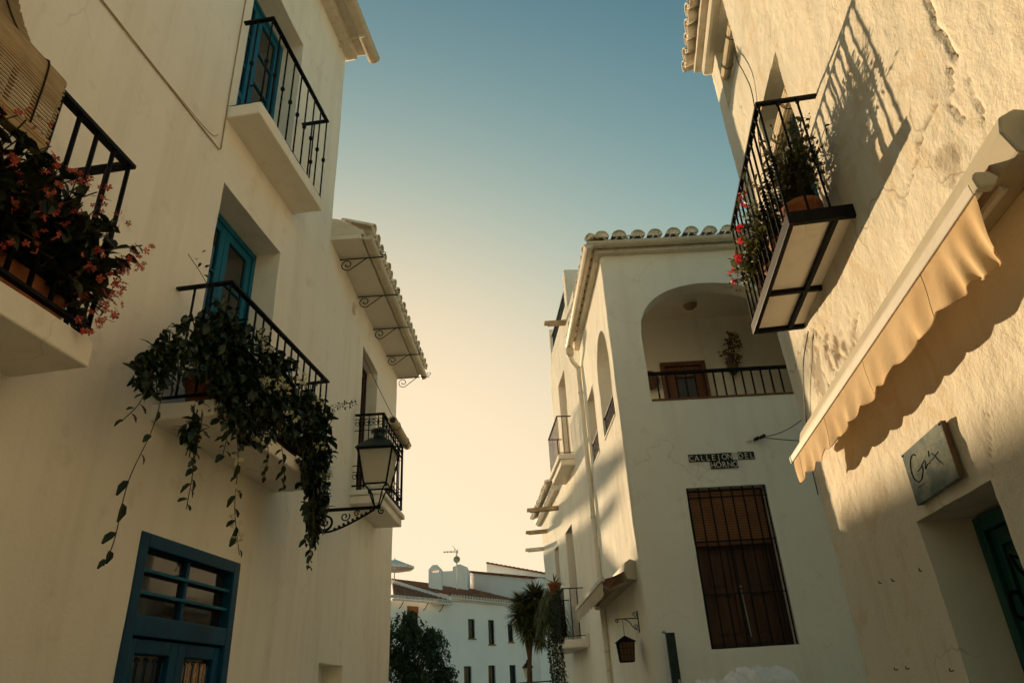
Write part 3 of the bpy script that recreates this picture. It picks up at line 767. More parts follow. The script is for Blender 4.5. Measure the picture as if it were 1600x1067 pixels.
# railings in the arches
lr = MB().box(Cf.p, 1.86, 3.94, 5.135, 5.165, -0.20, 0.012).build('arch_sill', 'wood_mid', h3, bevel=0.006)
MB().box(Cf.p, 1.84, 3.96, 5.555, 5.595, -0.10, -0.055).build('handrail', 'iron', lr)
me = baluster_mesh(0.40, 0.0095, 'square', 'iron')
for k in range(17): inst('baluster', me, Cf.p(1.99 + 0.132 * k, 5.16, -0.078), lr)
sr = MB().box(Cs.p, 0.32, 1.41, 5.085, 5.112, -0.16, 0.015).build('arch_sill', 'trim', h3, bevel=0.006)
MB().box(Cs.p, 0.30, 1.43, 5.43, 5.46, -0.06, -0.02).build('handrail', 'iron', sr)
me = baluster_mesh(0.33, 0.009, 'square', 'iron')
for k in range(10): inst('baluster', me, Cs.p(0.36 + 0.111 * k, 5.11, -0.04), sr)
w2 = MB().box(Cs.p, 2.0, 2.82, 5.10, 5.13, -0.2, 0.015).build('window_sill', 'trim', h3, bevel=0.006)
MB().box(Cs.p, 1.99, 2.83, 5.48, 5.51, -0.05, -0.01).build('handrail', 'iron', w2)
me = baluster_mesh(0.36, 0.009, 'square', 'iron')
for k in range(8): inst('baluster', me, Cs.p(2.05 + 0.105 * k, 5.125, -0.03), w2)
glazed_door(h3, Cs, 2.0, 2.82, 5.13, 6.30, -0.20, 'wood_mid', 2, 0.3, 2, name='side_window', handle=False)
# eave: cornice, gutter and white barrel tiles on both faces
MB().box(Cf.p, CX - 0.10, 7.0, 7.52, 7.60, -0.3, 0.10).box(Cs.p, 0.12, 3.2, 7.50, 7.58, -0.3, 0.10).build('cornice', 'trim', h3, bevel=0.02)
g = MB().extrude(Cf.p, gutter_prof(0.17, 7.64, 0.075), CX - 0.22, 7.0)
g = g.build('gutter', 'gutter', h3)
g2 = MB().extrude(Cs.p, gutter_prof(0.19, 7.60, 0.075), -0.22, 3.12).build('gutter', 'gutter', h3)
MB().lathe(Cs.p(3.06, 7.32, 0.19), [(0.05, 0.0), (0.075, 0.05), (0.075, 0.16), (0.045, 0.22)], 12).build('outlet', 'gutter', g2, smooth=True)
MB().tube(smooth_path([Cs.p(3.06, 7.36, 0.19), Cs.p(3.10, 7.24, 0.15), Cs.p(3.14, 7.12, 0.06), Cs.p(3.15, 6.9, 0.05), Cs.p(3.15, 4.6, 0.05), Cs.p(3.15, 2.0, 0.05), Cs.p(3.15, 0.2, 0.05)], 4), 0.045, 10).build('downpipe', 'plaster_street', h3, smooth=True)
for z in (6.6, 4.3, 2.2): MB().tube([Cs.p(3.15, z, 0.05), Cs.p(3.15, z + 0.03, 0.05)], 0.053, 10).build('pipe_clip', 'trim', h3)
tile_row(h3, Cf, [CX + 0.02 + 0.272 * k for k in range(13)], 7.70, 0.20, 16, rows=2, r0=0.112)
tile_row(h3, Cs, [0.12 + 0.24 * k for k in range(13)], 7.66, 0.21, 16, rows=2, r0=0.10)
# hip tile at the corner
hx = Vector((0.7, 0.7, 0.2)).normalized()
for k in range(3):
    inst('ridge_tile', tile_mesh('tile_white'), Vector((CX - 0.16, DC - 0.16, 7.76)) + hx * (0.36 * k), h3, frame_quat(Vector((0.7071, -0.7071, 0)), hx, Vector((0.7071, -0.7071, 0)).cross(hx)))
rf = MB(); rf.add([(CX - 0.1, DC - 0.1, 7.70), (7.0, DC - 0.1, 7.70), (7.0, DC + 1.9, 8.25), (CX + 1.8, DC + 1.9, 8.25), Cs.p(3.2, 7.70, 0.1), Cs.p(3.2, 8.25, -1.9)], [(0, 1, 2, 3), (0, 3, 5, 4)]); rf.build('roof', 'tile_red', h3)
# barred window: shutters, lowered slat blind, iron grille
wz0, wz1, ws0, ws1 = 2.02, 3.92, 2.124, 3.15
d = MB().box(Cf.p, ws0, ws0 + 0.06, wz0, wz1, -0.23, -0.17).box(Cf.p, ws1 - 0.06, ws1, wz0, wz1, -0.23, -0.17).box(Cf.p, ws0 + 0.06, ws1 - 0.06, wz1 - 0.07, wz1, -0.23, -0.171).box(Cf.p, ws0 + 0.06, ws1 - 0.06, wz0, wz0 + 0.06, -0.23, -0.171).build('barred_window', 'wood_dark', h3, bevel=0.005)
mid = (ws0 + ws1) / 2
for a, b_ in ((ws0 + 0.062, mid - 0.003), (mid + 0.003, ws1 - 0.062)):
    q = MB(); st = 0.075
    q.box(Cf.p, a, a + st, wz0 + 0.06, wz1 - 0.07, -0.22, -0.185); q.box(Cf.p, b_ - st, b_, wz0 + 0.06, wz1 - 0.07, -0.22, -0.185)
    for z in (wz0 + 0.06, 2.62, 3.16, 3.78): q.box(Cf.p, a + st, b_ - st, z, z + 0.075, -0.219, -0.186)
    q = q.build('shutter', 'wood_panel', d, bevel=0.005)
    for z0_, z1_ in ((wz0 + 0.13, 2.62), (2.69, 3.16), (3.23, 3.78)):
        MB().box(Cf.p, a + st, b_ - st, z0_, z1_, -0.215, -0.205).box(Cf.p, a + st + 0.035, b_ - st - 0.035, z0_ + 0.04, z1_ - 0.04, -0.205, -0.193).build('panel', 'wood_panel', d, bevel=0.006)
sm = MB().box(lambda s, z, o: (s, -o, z), -0.46, 0.46, 0, 0.026, 0, 0.007).mesh('slat', 'wood_slat')
for k in range(19): inst('slat', sm, Cf.p(mid, 3.27 + 0.0325 * k, -0.115), d, Matrix.Rotation(R_(14), 4, 'X').to_quaternion())
MB().box(Cf.p, mid - 0.47, mid + 0.47, 3.20, 3.262, -0.135, -0.105).build('blind_bar', 'wood_mid', d, bevel=0.01)
gm = baluster_mesh(wz1 - wz0 - 0.01, 0.0075, 'square', 'iron')
for k in range(8): inst('grille_bar', gm, Cf.p(ws0 + 0.02 + (ws1 - ws0 - 0.04) * k / 7, wz0 + 0.005, -0.022), d)
for z in (2.62, 3.24, 3.79): MB().box(Cf.p, ws0, ws1, z - 0.006, z + 0.006, -0.036, -0.030).build('grille_rail', 'iron', d)
MB().tube([Cf.p(2.66, 2.14, -0.17), Cf.p(2.64, 2.68, -0.17)], 0.008).lathe(Cf.p(2.64, 2.70, -0.17), [(0.012, 0), (0.018, 0.012), (0.004, 0.03)]).build('bolt', 'steel', d)

# ================================================================== parapet house beyond it
h4 = thing('parapet_house', C2.p(2, 0, -3), 'sunlit white house past the loggia house with roof parapet and pale balcony', 'house')
pw = PathWall([C2.p(0.0, 0)[:2], C2.p(3.95, 0)[:2], C2.p(3.95, 0, -3)[:2]], -1, 0.04)
wall_surface('wall', pw, 0, 8.85, [
    dict(u0=1.80, u1=2.80, z0=6.0, z1=7.96, d=0.30),
    dict(u0=2.50, u1=3.48, z0=2.55, z1=4.79, d=0.30),
], h4, 'plaster_street', du=0.10, dz=0.10, amp=0.022, jit=0.01, seed=23, extra=lambda U, Z: 0.006 * fbm(U / 0.12, Z / 0.5, 41, 3))
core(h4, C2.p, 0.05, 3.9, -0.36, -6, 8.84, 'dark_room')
MB().box(C2.p, 0.72, 1.02, 8.85, 9.82, -4.0, 0.0).box(C2.p, 0.2, 0.72, 8.85, 9.60, -4.0, -0.30).build('parapet', 'plaster_street', h4, bevel=0.02)
MB().box(C2.p, 3.42, 3.60, 8.85, 9.80, -0.3, 0.0).build('parapet', 'plaster_street', h4, bevel=0.02)
MB().box(C2.p, 1.02, 3.42, 8.85, 9.10, -0.2, 0.0).build('parapet', 'plaster_street', h4, bevel=0.02)
tr = MB().box(C2.p, 1.02, 3.42, 9.58, 9.62, -0.09, -0.05).build('terrace_railing', 'iron_green', h4)
me = baluster_mesh(0.48, 0.010, 'square', 'iron_green')
for k in range(20): inst('baluster', me, C2.p(1.08 + 0.12 * k, 9.10, -0.07), tr)
b4 = MB().box(C2.p, 1.50, 2.95, 5.72, 5.84, -0.02, 0.28).box(C2.p, 1.46, 2.99, 5.842, 5.94, -0.02, 0.33).build('balcony', 'plaster_street', h4, bevel=0.012)
railing(b4, C2, 1.50, 2.95, 0.29, 5.97, 6.76, 12, 2, 0.007, 'round', 'iron_brown', rail=(0.017, 0.008))
glazed_door(h4, C2, 1.80, 2.80, 6.0, 7.95, -0.24, 'wood_mid', 2, 0.6, 2)
glazed_door(h4, C2, 2.50, 3.48, 2.55, 4.78, -0.24, 'wood_dark', 2, 0.6, 2)
b5 = MB().box(C2.p, 1.85, 3.75, 2.40, 2.55, -0.02, 0.42).build('balcony', 'plaster_street', h4, bevel=0.03); uneven(b5)
railing(b5, C2, 1.90, 3.70, 0.38, 2.60, 3.45, 15, 2, 0.008, 'round', 'iron', rail=(0.018, 0.008))
def spout(par, w, s, z, L=0.62, mat='wood_grey'):
    f = lambda a, zz, o: w.p(s + o, z + zz - 0.06 * a, a)
    q = MB().extrude(f, [(-0.05, -0.040), (0.05, -0.040), (0.05, -0.018), (-0.05, -0.018)], -0.05, L - 0.07)
    for e in (-1, 1): q.extrude(f, [(e * 0.05, -0.017), (e * 0.05, 0.055), (e * 0.026, 0.055), (e * 0.026, -0.017)], -0.05, L)
    return q.build('water_spout', mat, par, bevel=0.004)
spout(h4, C2, 1.15, 8.74, 0.45); 

# ================================================================== low house further along
h5 = thing('tiled_eave_house', C2.p(5.8, 0, -3), 'low sunlit white house behind the yucca with curved tiled eave and wooden spouts', 'house')
pw = PathWall([C2.p(3.95, 0, -0.01)[:2], C2.p(7.7, 0, -0.01)[:2], C2.p(7.7, 0, -3)[:2]], -1, 0.04)
wall_surface('wall', pw, 0, 6.0, [dict(u0=0.83, u1=1.50, z0=2.9, z1=4.80, d=0.25)], h5, 'plaster_street', du=0.12, dz=0.12, amp=0.03, jit=0.012, seed=29)
core(h5, C2.p, 4.0, 7.6, -0.36, -6, 5.95, 'plaster_street')
glazed_door(h5, C2, 4.78, 5.45, 2.9, 4.79, -0.22, 'wood_dark', 2, 0.5, 2)
MB().extrude(C2.p, [(-0.3, 5.88), (0.08, 5.88), (0.16, 5.95), (0.16, 6.02), (-0.3, 6.10)], 3.97, 7.76).build('cornice', 'trim', h5, bevel=0.01)
tile_row(h5, C2, [4.05 + 0.21 * k for k in range(18)], 6.03, 0.27, 18, rows=1)
rf = MB(); rf.add([C2.p(3.97, 6.08, 0.1), C2.p(7.76, 6.08, 0.1), C2.p(7.76, 7.2, -3.5), C2.p(3.97, 7.2, -3.5)], [(0, 1, 2, 3)]); rf.build('roof', 'tile_red', h5)
spout(h5, C2, 4.35, 5.55, 0.72); spout(h5, C2, 6.6, 5.50, 0.55); spout(h5, C2, 7.5, 5.22, 0.50, 'trim')

# ================================================================== near house on the right
h6 = thing('rough_white_house', Rw.p(2, 0, -2), 'sunlit rough-plastered white house on the right with cracked wall and green door', 'house')
pw = PathWall([Rw.p(-8, 0)[:2], Rw.p(6.19, 0)[:2], Rw.p(6.19, 0, -2.5)[:2]], -1, 0.06)
CR = [  # cracks and grooves: polylines in (s, z), width, depth
    ([(2.44, 4.60), (2.46, 4.35), (2.47, 4.25), (2.44, 4.15), (2.45, 4.07), (2.44, 4.02)], 0.012, 0.020),
    ([(2.43, 3.88), (2.44, 3.80), (2.45, 3.72), (2.47, 3.66), (2.48, 3.59)], 0.008, 0.014),
    ([(2.50, 4.03), (2.56, 3.95), (2.60, 3.90), (2.57, 3.77)], 0.009, 0.014),
    ([(2.66, 3.97), (2.78, 3.98), (2.87, 3.99), (2.95, 3.93), (3.10, 3.90), (3.22, 3.87)], 0.007, 0.010),
    ([(3.24, 2.71), (3.28, 2.58), (3.36, 2.51), (3.41, 2.40)], 0.005, 0.007),
    ([(4.29, 3.76), (4.65, 3.55), (4.97, 3.81), (5.15, 4.07)], 0.010, 0.012),
]
def seg_dist(U, Z, a, b_):
    ax, az = a; bx, bz = b_; dx, dz = bx - ax, bz - az
    t = np.clip(((U - ax) * dx + (Z - az) * dz) / (dx * dx + dz * dz), 0, 1)
    return np.hypot(U - ax - t * dx, Z - az - t * dz)
def rough_relief(U, Z):
    s = U - 8.0
    out = 0.010 * fbm(s / 0.60, Z / 0.60, 51, 4) + (0.0015 + 0.0055 * np.clip(fbm(s / 0.7, Z / 0.7, 58, 2) + 0.35, 0, 1)) * (fbm(s / 0.13 + Z * 1.5, Z / 0.07, 61, 3) + 0.8 * fbm(s / 0.045, Z / 0.045, 63, 2))
    W = 0.03 * fbm(s / 0.05, Z / 0.05, 77, 3)
    for pts, wd, dp in CR:
        d = np.min([seg_dist(s + W, Z + W, pts[i], pts[i + 1]) for i in range(len(pts) - 1)], 0)
        out = out - dp * np.exp(-(d / wd) ** 2)
    # pitted patches where the wash has fallen away
    for cs, cz, rs, rz, k in ((2.78, 3.70, 0.16, 0.14, 1.0), (3.15, 3.88, 0.35, 0.25, 0.5), (4.9, 3.75, 0.40, 0.35, 1.0), (2.5, 2.7, 0.6, 0.3, 0.2), (5.3, 3.9, 0.5, 0.8, 0.55), (3.4, 4.7, 0.7, 0.6, 0.2)):
        m_ = np.exp(-(((s - cs) / rs) ** 2 + ((Z - cz) / rz) ** 2))
        pit = np.clip(vnoise(s / 0.045, Z / 0.06, 91) + 0.6 * vnoise(s / 0.02, Z / 0.028, 95) - 0.16, 0, 1)
        out = out - 0.042 * k * m_ * pit
    return out
def rough_wear(U, Z):
    s = U - 8.0; W = 0.03 * fbm(s / 0.05, Z / 0.05, 77, 3); out = 0.0
    for pts, wd, dp in CR:
        d_ = np.min([seg_dist(s + W, Z + W, pts[i], pts[i + 1]) for i in range(len(pts) - 1)], 0)
        out = np.maximum(out, 0.85 * np.exp(-(d_ / (wd * 0.75)) ** 2))
    for cs, cz, rs, rz, k in ((2.78, 3.70, 0.16, 0.14, 0.5), (4.9, 3.75, 0.30, 0.25, 0.9), (5.35, 3.9, 0.3, 0.5, 0.6), (4.55, 3.62, 0.25, 0.15, 0.5)):
        m_ = np.exp(-(((s - cs) / rs) ** 2 + ((Z - cz) / rz) ** 2))
        out = np.maximum(out, k * np.clip((m_ * 1.3 + 0.9 * fbm(s / 0.09, Z / 0.10, 99, 4) - 0.95) * 6, 0, 1))
    return out
wall_surface('wall', pw, 0, 8.25, [
    dict(u0=11.44, u1=12.35, z0=0.0, z1=2.39, d=0.36),
    dict(u0=12.26, u1=13.04, z0=4.33, z1=6.20, d=0.30),
    dict(u0=13.08, u1=13.81, z0=7.10, z1=8.0, d=0.30),
], h6, 'plaster_old', du=0.25, dz=0.022, amp=0.022, jit=0.010, seed=37, extra=rough_relief, wear=rough_wear, shear=0.035, ufine=(9.2, 14.3, 0.020))
core(h6, Rw.p, -8, 6.1, -0.42, -6.5, 8.2, 'plaster')
MB().box(Rw.p, -8, 6.34, 8.02, 8.16, -0.3, 0.10).build('cornice', 'trim', h6, bevel=0.04)
MB().box(Rw.p, -8, 6.40, 8.165, 8.235, -0.3, 0.17).build('eave_board', 'trim', h6, bevel=0.01)
tile_row(h6, Rw, [1.2 + 0.200 * k for k in range(27)], 8.26, 0.27, 15, rows=1, L=0.36)
rf = MB(); rf.add([Rw.p(-8, 8.28, 0.0), Rw.p(6.45, 8.28, 0.0), Rw.p(6.45, 9.6, -4.5), Rw.p(-8, 9.6, -4.5)], [(0, 1, 2, 3)]); rf.build('roof', 'tile_red', h6)
glazed_door(h6, Rw, 4.36, 5.15, 4.33, 6.18, -0.22, 'blue_paint', 2, 0.6, 3)
glazed_door(h6, Rw, 5.26, 5.98, 7.10, 8.0, -0.24, 'blue_paint', 2, 0.1, 2, name='upper_window', handle=False)
# green street door
d = MB().box(Rw.p, 3.44, 3.52, 0, 2.38, -0.36, -0.27).box(Rw.p, 4.27, 4.35, 0, 2.38, -0.36, -0.27).box(Rw.p, 3.52, 4.27, 2.30, 2.38, -0.36, -0.271).build('street_door', 'green_paint', h6, bevel=0.006)
for a, b_ in ((3.523, 3.893), (3.897, 4.267)):
    q = MB(); st = 0.07
    q.box(Rw.p, a, a + st, 0.02, 2.295, -0.345, -0.30); q.box(Rw.p, b_ - st, b_, 0.02, 2.295, -0.345, -0.30)
    for z in (0.02, 0.75, 1.35, 2.21): q.box(Rw.p, a + st, b_ - st, z, z + 0.085, -0.344, -0.301)
    q.build('door_leaf', 'green_paint', d, bevel=0.006)
    for z0_, z1_ in ((0.105, 0.75), (0.835, 1.35), (1.435, 2.21)):
        MB().box(Rw.p, a + st, b_ - st, z0_, z1_, -0.335, -0.325).box(Rw.p, a + st + 0.03, b_ - st - 0.03, z0_ + 0.03, z1_ - 0.03, -0.325, -0.312).build('panel', 'green_paint', d, bevel=0.006)
MB().tube(smooth_path([Rw.p(3.99, 2.10, -0.30), Rw.p(4.02, 2.13, -0.25), Rw.p(3.97, 2.12, -0.22), Rw.p(3.94, 2.04, -0.23), Rw.p(3.95, 1.98, -0.29)]), 0.008).build('hook', 'iron', d)
MB().tube(smooth_path([Rw.p(4.16, 1.97, -0.30), Rw.p(4.17, 1.96, -0.25), Rw.p(4.17, 1.86, -0.25), Rw.p(4.16, 1.84, -0.30)]), 0.010).build('handle', 'iron', d)
# iron balcony with plastered panels between its bearers
b6 = MB().box(Rw.p, 3.92, 5.40, 4.222, 4.27, -0.02, 0.375).build('balcony', 'plaster', h6, bevel=0.004)
q = MB()
for (sa, sb, oa, ob) in ((3.88, 5.44, 0.376, 0.41), (3.88, 3.918, 0.0, 0.376), (5.402, 5.44, 0.0, 0.376), (3.918, 5.402, 0.10, 0.135)):
    q.box(Rw.p, sa, sb, 4.19, 4.28, oa, ob)
q.build('balcony_frame', 'iron', b6, bevel=0.004)
MB().box(Rw.p, 4.78, 4.815, 4.188, 4.225, 0.0, 0.377).build('bearer', 'iron', b6)
railing(b6, Rw, 3.91, 5.40, 0.392, 4.28, 5.24, 13, 2, 0.0085, 'turned', rail=(0.017, 0.010), brail=False)

# ================================================================== far houses across the square
def far_roof(par, w, s0, s1, z0, o0, z1, o1, mat='tile_red', pitch=0.22, name='roof', skew=(0.0, 0.0)):
    """barrel-tiled slope as one ribbed sheet with a step at every course"""
    n = max(4, int((s1 - s0) / (pitch / 6))); m_ = 14; rows = []
    for j in range(m_ + 1):
        for e in ((0, 1) if 0 < j < m_ else (0,)):
            f = j / m_; z = z0 + (z1 - z0) * f; o = o0 + (o1 - o0) * f
            lift = (0.03 if e == 0 and j > 0 else 0.0) + 0.0
            dd = o0 - o; sa, sb = s0 + skew[0] * dd, s1 + skew[1] * dd
            rows.append([w.p(sa + (sb - sa) * k / n, z + lift + 0.06 * abs(math.sin(math.pi * (s1 - s0) * k / n / pitch)) + 0.012 * math.sin(k * 7.3 + j * 3.1), o) for k in range(n + 1)])
    return MB().grid(rows).build(name, mat, par)
def far_window(par, w, s0, s1, z0, z1, bars=True, mat='blue_dark'):
    q = MB(); f = 0.05
    q.box(w.p, s0, s0 + f, z0, z1, -0.14, -0.08); q.box(w.p, s1 - f, s1, z0, z1, -0.14, -0.08)
    q.box(w.p, s0 + f, s1 - f, z0, z0 + f, -0.14, -0.081); q.box(w.p, s0 + f, s1 - f, z1 - f, z1, -0.14, -0.081)
    q.box(w.p, s0 + f, s1 - f, (z0 + z1) / 2 - 0.02, (z0 + z1) / 2 + 0.02, -0.14, -0.082)
    d = q.build('window', mat, par)
    MB().box(w.p, s0 + f, s1 - f, z0 + f, z1 - f, -0.13, -0.115).build('pane', 'glass', d)
    if bars:
        for k in range(4): MB().tube([w.p(s0 + (s1 - s0) * (k + 0.5) / 4, z0, -0.03), w.p(s0 + (s1 - s0) * (k + 0.5) / 4, z1, -0.03)], 0.012, 5).build('grille_bar', 'iron', d)
    MB().box(w.p, s0 - 0.05, s1 + 0.05, z0 - 0.05, z0, -0.14, 0.06).build('sill', 'terracotta', d)
    return d
wins = [(1.53, 2.05, 4.56, 5.50), (3.11, 3.60, 4.31, 5.52), (4.74, 5.20, 4.46, 5.38), (1.16, 1.72, 1.9, 3.26), (3.00, 3.58, 1.9, 3.30), (4.74, 5.28, 1.9, 3.32)]
h7 = thing('square_house', FW.p(3, 0, -2), 'shaded white house across the square with red tiled roof and small barred windows', 'house')
pw = PathWall([FW.p(0, 0)[:2], FW.p(8.0, 0)[:2], FW.p(8.0, 0, -5)[:2]], 1, 0.05)
wall_surface('wall', pw, 0, 6.40, [dict(u0=a, u1=b_, z0=c, z1=e, d=0.16) for a, b_, c, e in wins], h7, 'plaster_far', du=0.35, dz=0.35, amp=0.02, seed=61)
core(h7, FW.p, 0.0, 7.9, -0.3, -5.5, 6.35, 'plaster_far')
for k, (a, b_, c, e) in enumerate(wins): far_window(h7, FW, a, b_, c, e, True, 'blue_dark' if k > 2 else 'iron_green')
MB().box(FW.p, -0.02, 8.0, 6.30, 6.42, -0.2, 0.10).build('cornice', 'plaster_far', h7, bevel=0.02)
g = MB().extrude(FW.p, gutter_prof(0.20, 6.44, 0.08), 0.05, 8.0).build('gutter', 'plaster_far', h7)
far_roof(h7, FW, -0.1, 8.0, 6.50, 0.30, 8.05, -5.2)
q = MB()
for k in range(36):
    c = FW.V(0.05 + 0.22 * k, 6.50, 0.31); q.tube([c, c - FW.Nn * 0.25 + Vector((0, 0, 0.04))], 0.075, 8)
q.build('eave_tile_ends', 'ceramic_white', h7, kind='stuff')

h8 = thing('gutter_house', FW.p(-2, 0, -2), 'white house at the end of the lane with tiled roof over brown window', 'house')
pw = PathWall([FW.p(-3.9, 0, -3)[:2], FW.p(-3.9, 0)[:2], FW.p(-0.005, 0)[:2]], 1, 0.05)
wall_surface('wall', pw, 0, 6.08, [dict(u0=4.12, u1=4.90, z0=4.6, z1=5.90, d=0.16)], h8, 'plaster_far', du=0.35, dz=0.35, amp=0.02, seed=67)
core(h8, FW.p, -3.8, -0.02, -0.3, -5.5, 6.05, 'plaster_far')
far_window(h8, FW, -2.78, -2.0, 4.6, 5.62, False, 'wood_dark')
MB().box(FW.p, -2.78, -2.0, 5.62, 5.90, -0.12, -0.03).build('blind_box', 'terracotta', h8)
g = MB().extrude(FW.p, gutter_prof(0.30, 6.12, 0.085), -3.95, 0.0).build('gutter', 'plaster_far', h8)
for s in (-3.3, -1.7, -0.6): MB().tube([FW.p(s, 5.75, 0.0), FW.p(s, 5.80, 0.12), FW.p(s, 6.03, 0.32)], 0.02, 5).build('bracket', 'iron', g)
far_roof(h8, FW, -4.0, -0.12, 6.20, 0.38, 7.90, -5.0, skew=(0.87, 0.55))
q = MB()
for k in range(18):
    c = FW.V(-3.9 + 0.22 * k, 6.20, 0.39); q.tube([c, c - FW.Nn * 0.25 + Vector((0, 0, 0.04))], 0.075, 8)
q.build('eave_tile_ends', 'ceramic_white', h8, kind='stuff')
MB().extrude(FW.p, [(0.30, 6.24), (0.30, 6.42), (-5.2, 8.20), (-5.2, 7.95)], -0.16, -0.02).build('verge', 'plaster_far', h8)
h9 = thing('terrace_house', FW.p(-9, 0, -3), 'low white terrace house hidden beyond the left-hand houses, added for its shadow on the right wall', 'house')  # added out of view for its shadow; parapet height sets the right wall's lit edge
core(h9, FW.p, -20.0, -3.95, -0.1, -9, 6.36, 'plaster_far', name='wall')
MB().box(FW.p, -20.0, -3.95, 6.36, 6.53, -9.05, -0.05).build('parapet', 'plaster_far', h9)
# chimney of the square house
ch = thing('chimney', (-4.85, 40.1, 7.0), 'white stepped chimney with pointed cap on the far tiled roof', 'chimney')
bx = lambda x, z, y: (-4.85 + x, 40.1 + y, z)
MB().box(bx, -0.36, 0.34, 6.9, 8.02, -0.3, 0.3).build('stack', 'plaster_far', ch, bevel=0.02)
q = MB()
for sx in (-0.36, 0.20): q.box(bx, sx, sx + 0.14, 8.022, 8.16, -0.3, 0.3)
q.build('vent_pier', 'plaster_far', ch)
MB().extrude(lambda s, z, o: bx(o, z, s), [(-0.37, 8.162), (0.35, 8.162), (0.12, 8.40), (-0.14, 8.40)], -0.31, 0.31).build('cap', 'plaster_far', ch)
# gabled white houses stepping up behind
def gable(name, label, A, B, zA, zB, zb, depth, mat='plaster_far'):
    A = Vector(A); B = Vector(B); d = (B - A).normalized(); back = Vector((-d.y, d.x))
    h = thing(name, ((A.x + B.x) / 2, (A.y + B.y) / 2, 0), label, 'house')
    q = MB(); C_, D_ = B + back * depth, A + back * depth
    q.add([(A.x, A.y, 0), (B.x, B.y, 0), (C_.x, C_.y, 0), (D_.x, D_.y, 0), (A.x, A.y, zA), (B.x, B.y, zB), (C_.x, C_.y, zB), (D_.x, D_.y, zA)],
          [(0, 1, 5, 4), (1, 2, 6, 5), (2, 3, 7, 6), (3, 0, 4, 7), (4, 5, 6, 7)])
    q.build('wall', mat, h)
    f = -back * 0.12; rows = []
    n = 60
    for e, dz in ((0.0, 0.0), (1.0, 0.0)):
        rows.append([(A + d * ((B - A).length * k / n) + f + back * ((depth + 0.1) * e)).to_tuple() + (zA + (zB - zA) * k / n + 0.05 + 0.06 * abs(math.sin(k * 0.9)),) for k in range(n + 1)])
    MB().grid(rows).build('roof', 'tile_red', h)
    q = MB()
    for k in range(n):
        c = A + d * ((B - A).length * (k + 0.5) / n) + f; z = zA + (zB - zA) * (k + 0.5) / n
        q.box(lambda s, zz, o: (c.x + d.x * s + back.x * o, c.y + d.y * s + back.y * o, z + zz), -0.05, 0.04, -0.02, 0.07, 0, 0.3)
    q.build('verge_tiles', 'tile_red', h, kind='stuff')
    return h
gable('gabled_house', 'white gable wall with red tile edge behind the far tiled roof', (-3.7, 46.6), (0.6, 42.0), 9.02, 7.72, 0, 6)
gable('upper_house', 'topmost pale house on the skyline with sloping brown roof edge', (-2.67, 52.0), (2.6, 51.0), 10.40, 9.05, 0, 6)
h = thing('roof_room', (-4.3, 44.5, 0), 'small white roof room with stepped top beside the aerial', 'house')
MB().box(lambda x, z, y: (x, y, z), -5.0, -3.42, 6.5, 8.72, 44.0, 46.0).build('wall', 'plaster_far', h)
MB().extrude(lambda s, z, o: (o, s, z), [(-4.3, 8.722), (-3.42, 8.722), (-3.42, 8.88), (-3.85, 9.08), (-4.1, 9.08), (-4.1, 9.0), (-4.3, 8.95)], 44.001, 46.0).build('parapet', 'plaster_far', h)
# aerial with a dish
an = thing('aerial', (-3.95, 43.0, 7.5), 'television aerial and small round dish on a thin mast', 'aerial')
MB().tube([(-3.95, 43, 7.2), (-3.97, 43, 9.70)], 0.035, 6).build('mast', 'steel', an)
MB().tube([(-4.75, 43, 9.66), (-3.90, 43, 9.63)], 0.030, 5).build('boom', 'steel', an)
for k, L in enumerate((0.10, 0.12, 0.16, 0.20, 0.28)):
    x = -4.7 + 0.2 * k
    MB().tube([(x, 43 - L, 9.65), (x, 43 + L, 9.65)], 0.011, 5).tube([(x, 43, 9.65 - L * 0.5), (x, 43, 9.65 + L * 0.5)], 0.022, 5).build('element', 'steel', an)
MB().tube([(-3.97, 43, 9.66), (-4.2, 43, 9.98)], 0.022, 5).tube([(-3.95, 43, 9.66), (-4.06, 43, 9.25)], 0.009, 5).build('reflector', 'steel', an)
q = MB(); rows = []
for j in range(5):
    r = 0.20 * j / 4
    rows.append([(-3.95 + r * math.cos(a), 42.93 - 0.05 + 0.09 * (1 - (r / 0.20) ** 2), 9.17 + r * math.sin(a)) for a in [2 * math.pi * k / 18 for k in range(19)]])
q.grid(rows).build('dish', 'alu_grey', an, smooth=True)
# open parasol on the terrace
pa = thing('terrace_parasol', (-7.1, 40.0, 6.4), 'pale open parasol showing past the left-hand house above the far roofs', 'parasol')
MB().tube([(-7.1, 40, 6.4), (-7.1, 40, 8.9)], 0.03, 8).build('pole', 'alu_white', pa)
q = MB(); ring = [(-7.1 + 1.08 * math.cos(2 * math.pi * k / 8), 40 + 1.08 * math.sin(2 * math.pi * k / 8), 8.42) for k in range(8)]
q.add([(-7.1, 40, 8.86)] + ring + [(x, y, z - 0.12) for x, y, z in ring], [(0, 1 + k, 1 + (k + 1) % 8) for k in range(8)] + [(1 + k, 1 + (k + 1) % 8, 9 + (k + 1) % 8, 9 + k) for k in range(8)])
q.build('canopy', 'parasol_cloth', pa)

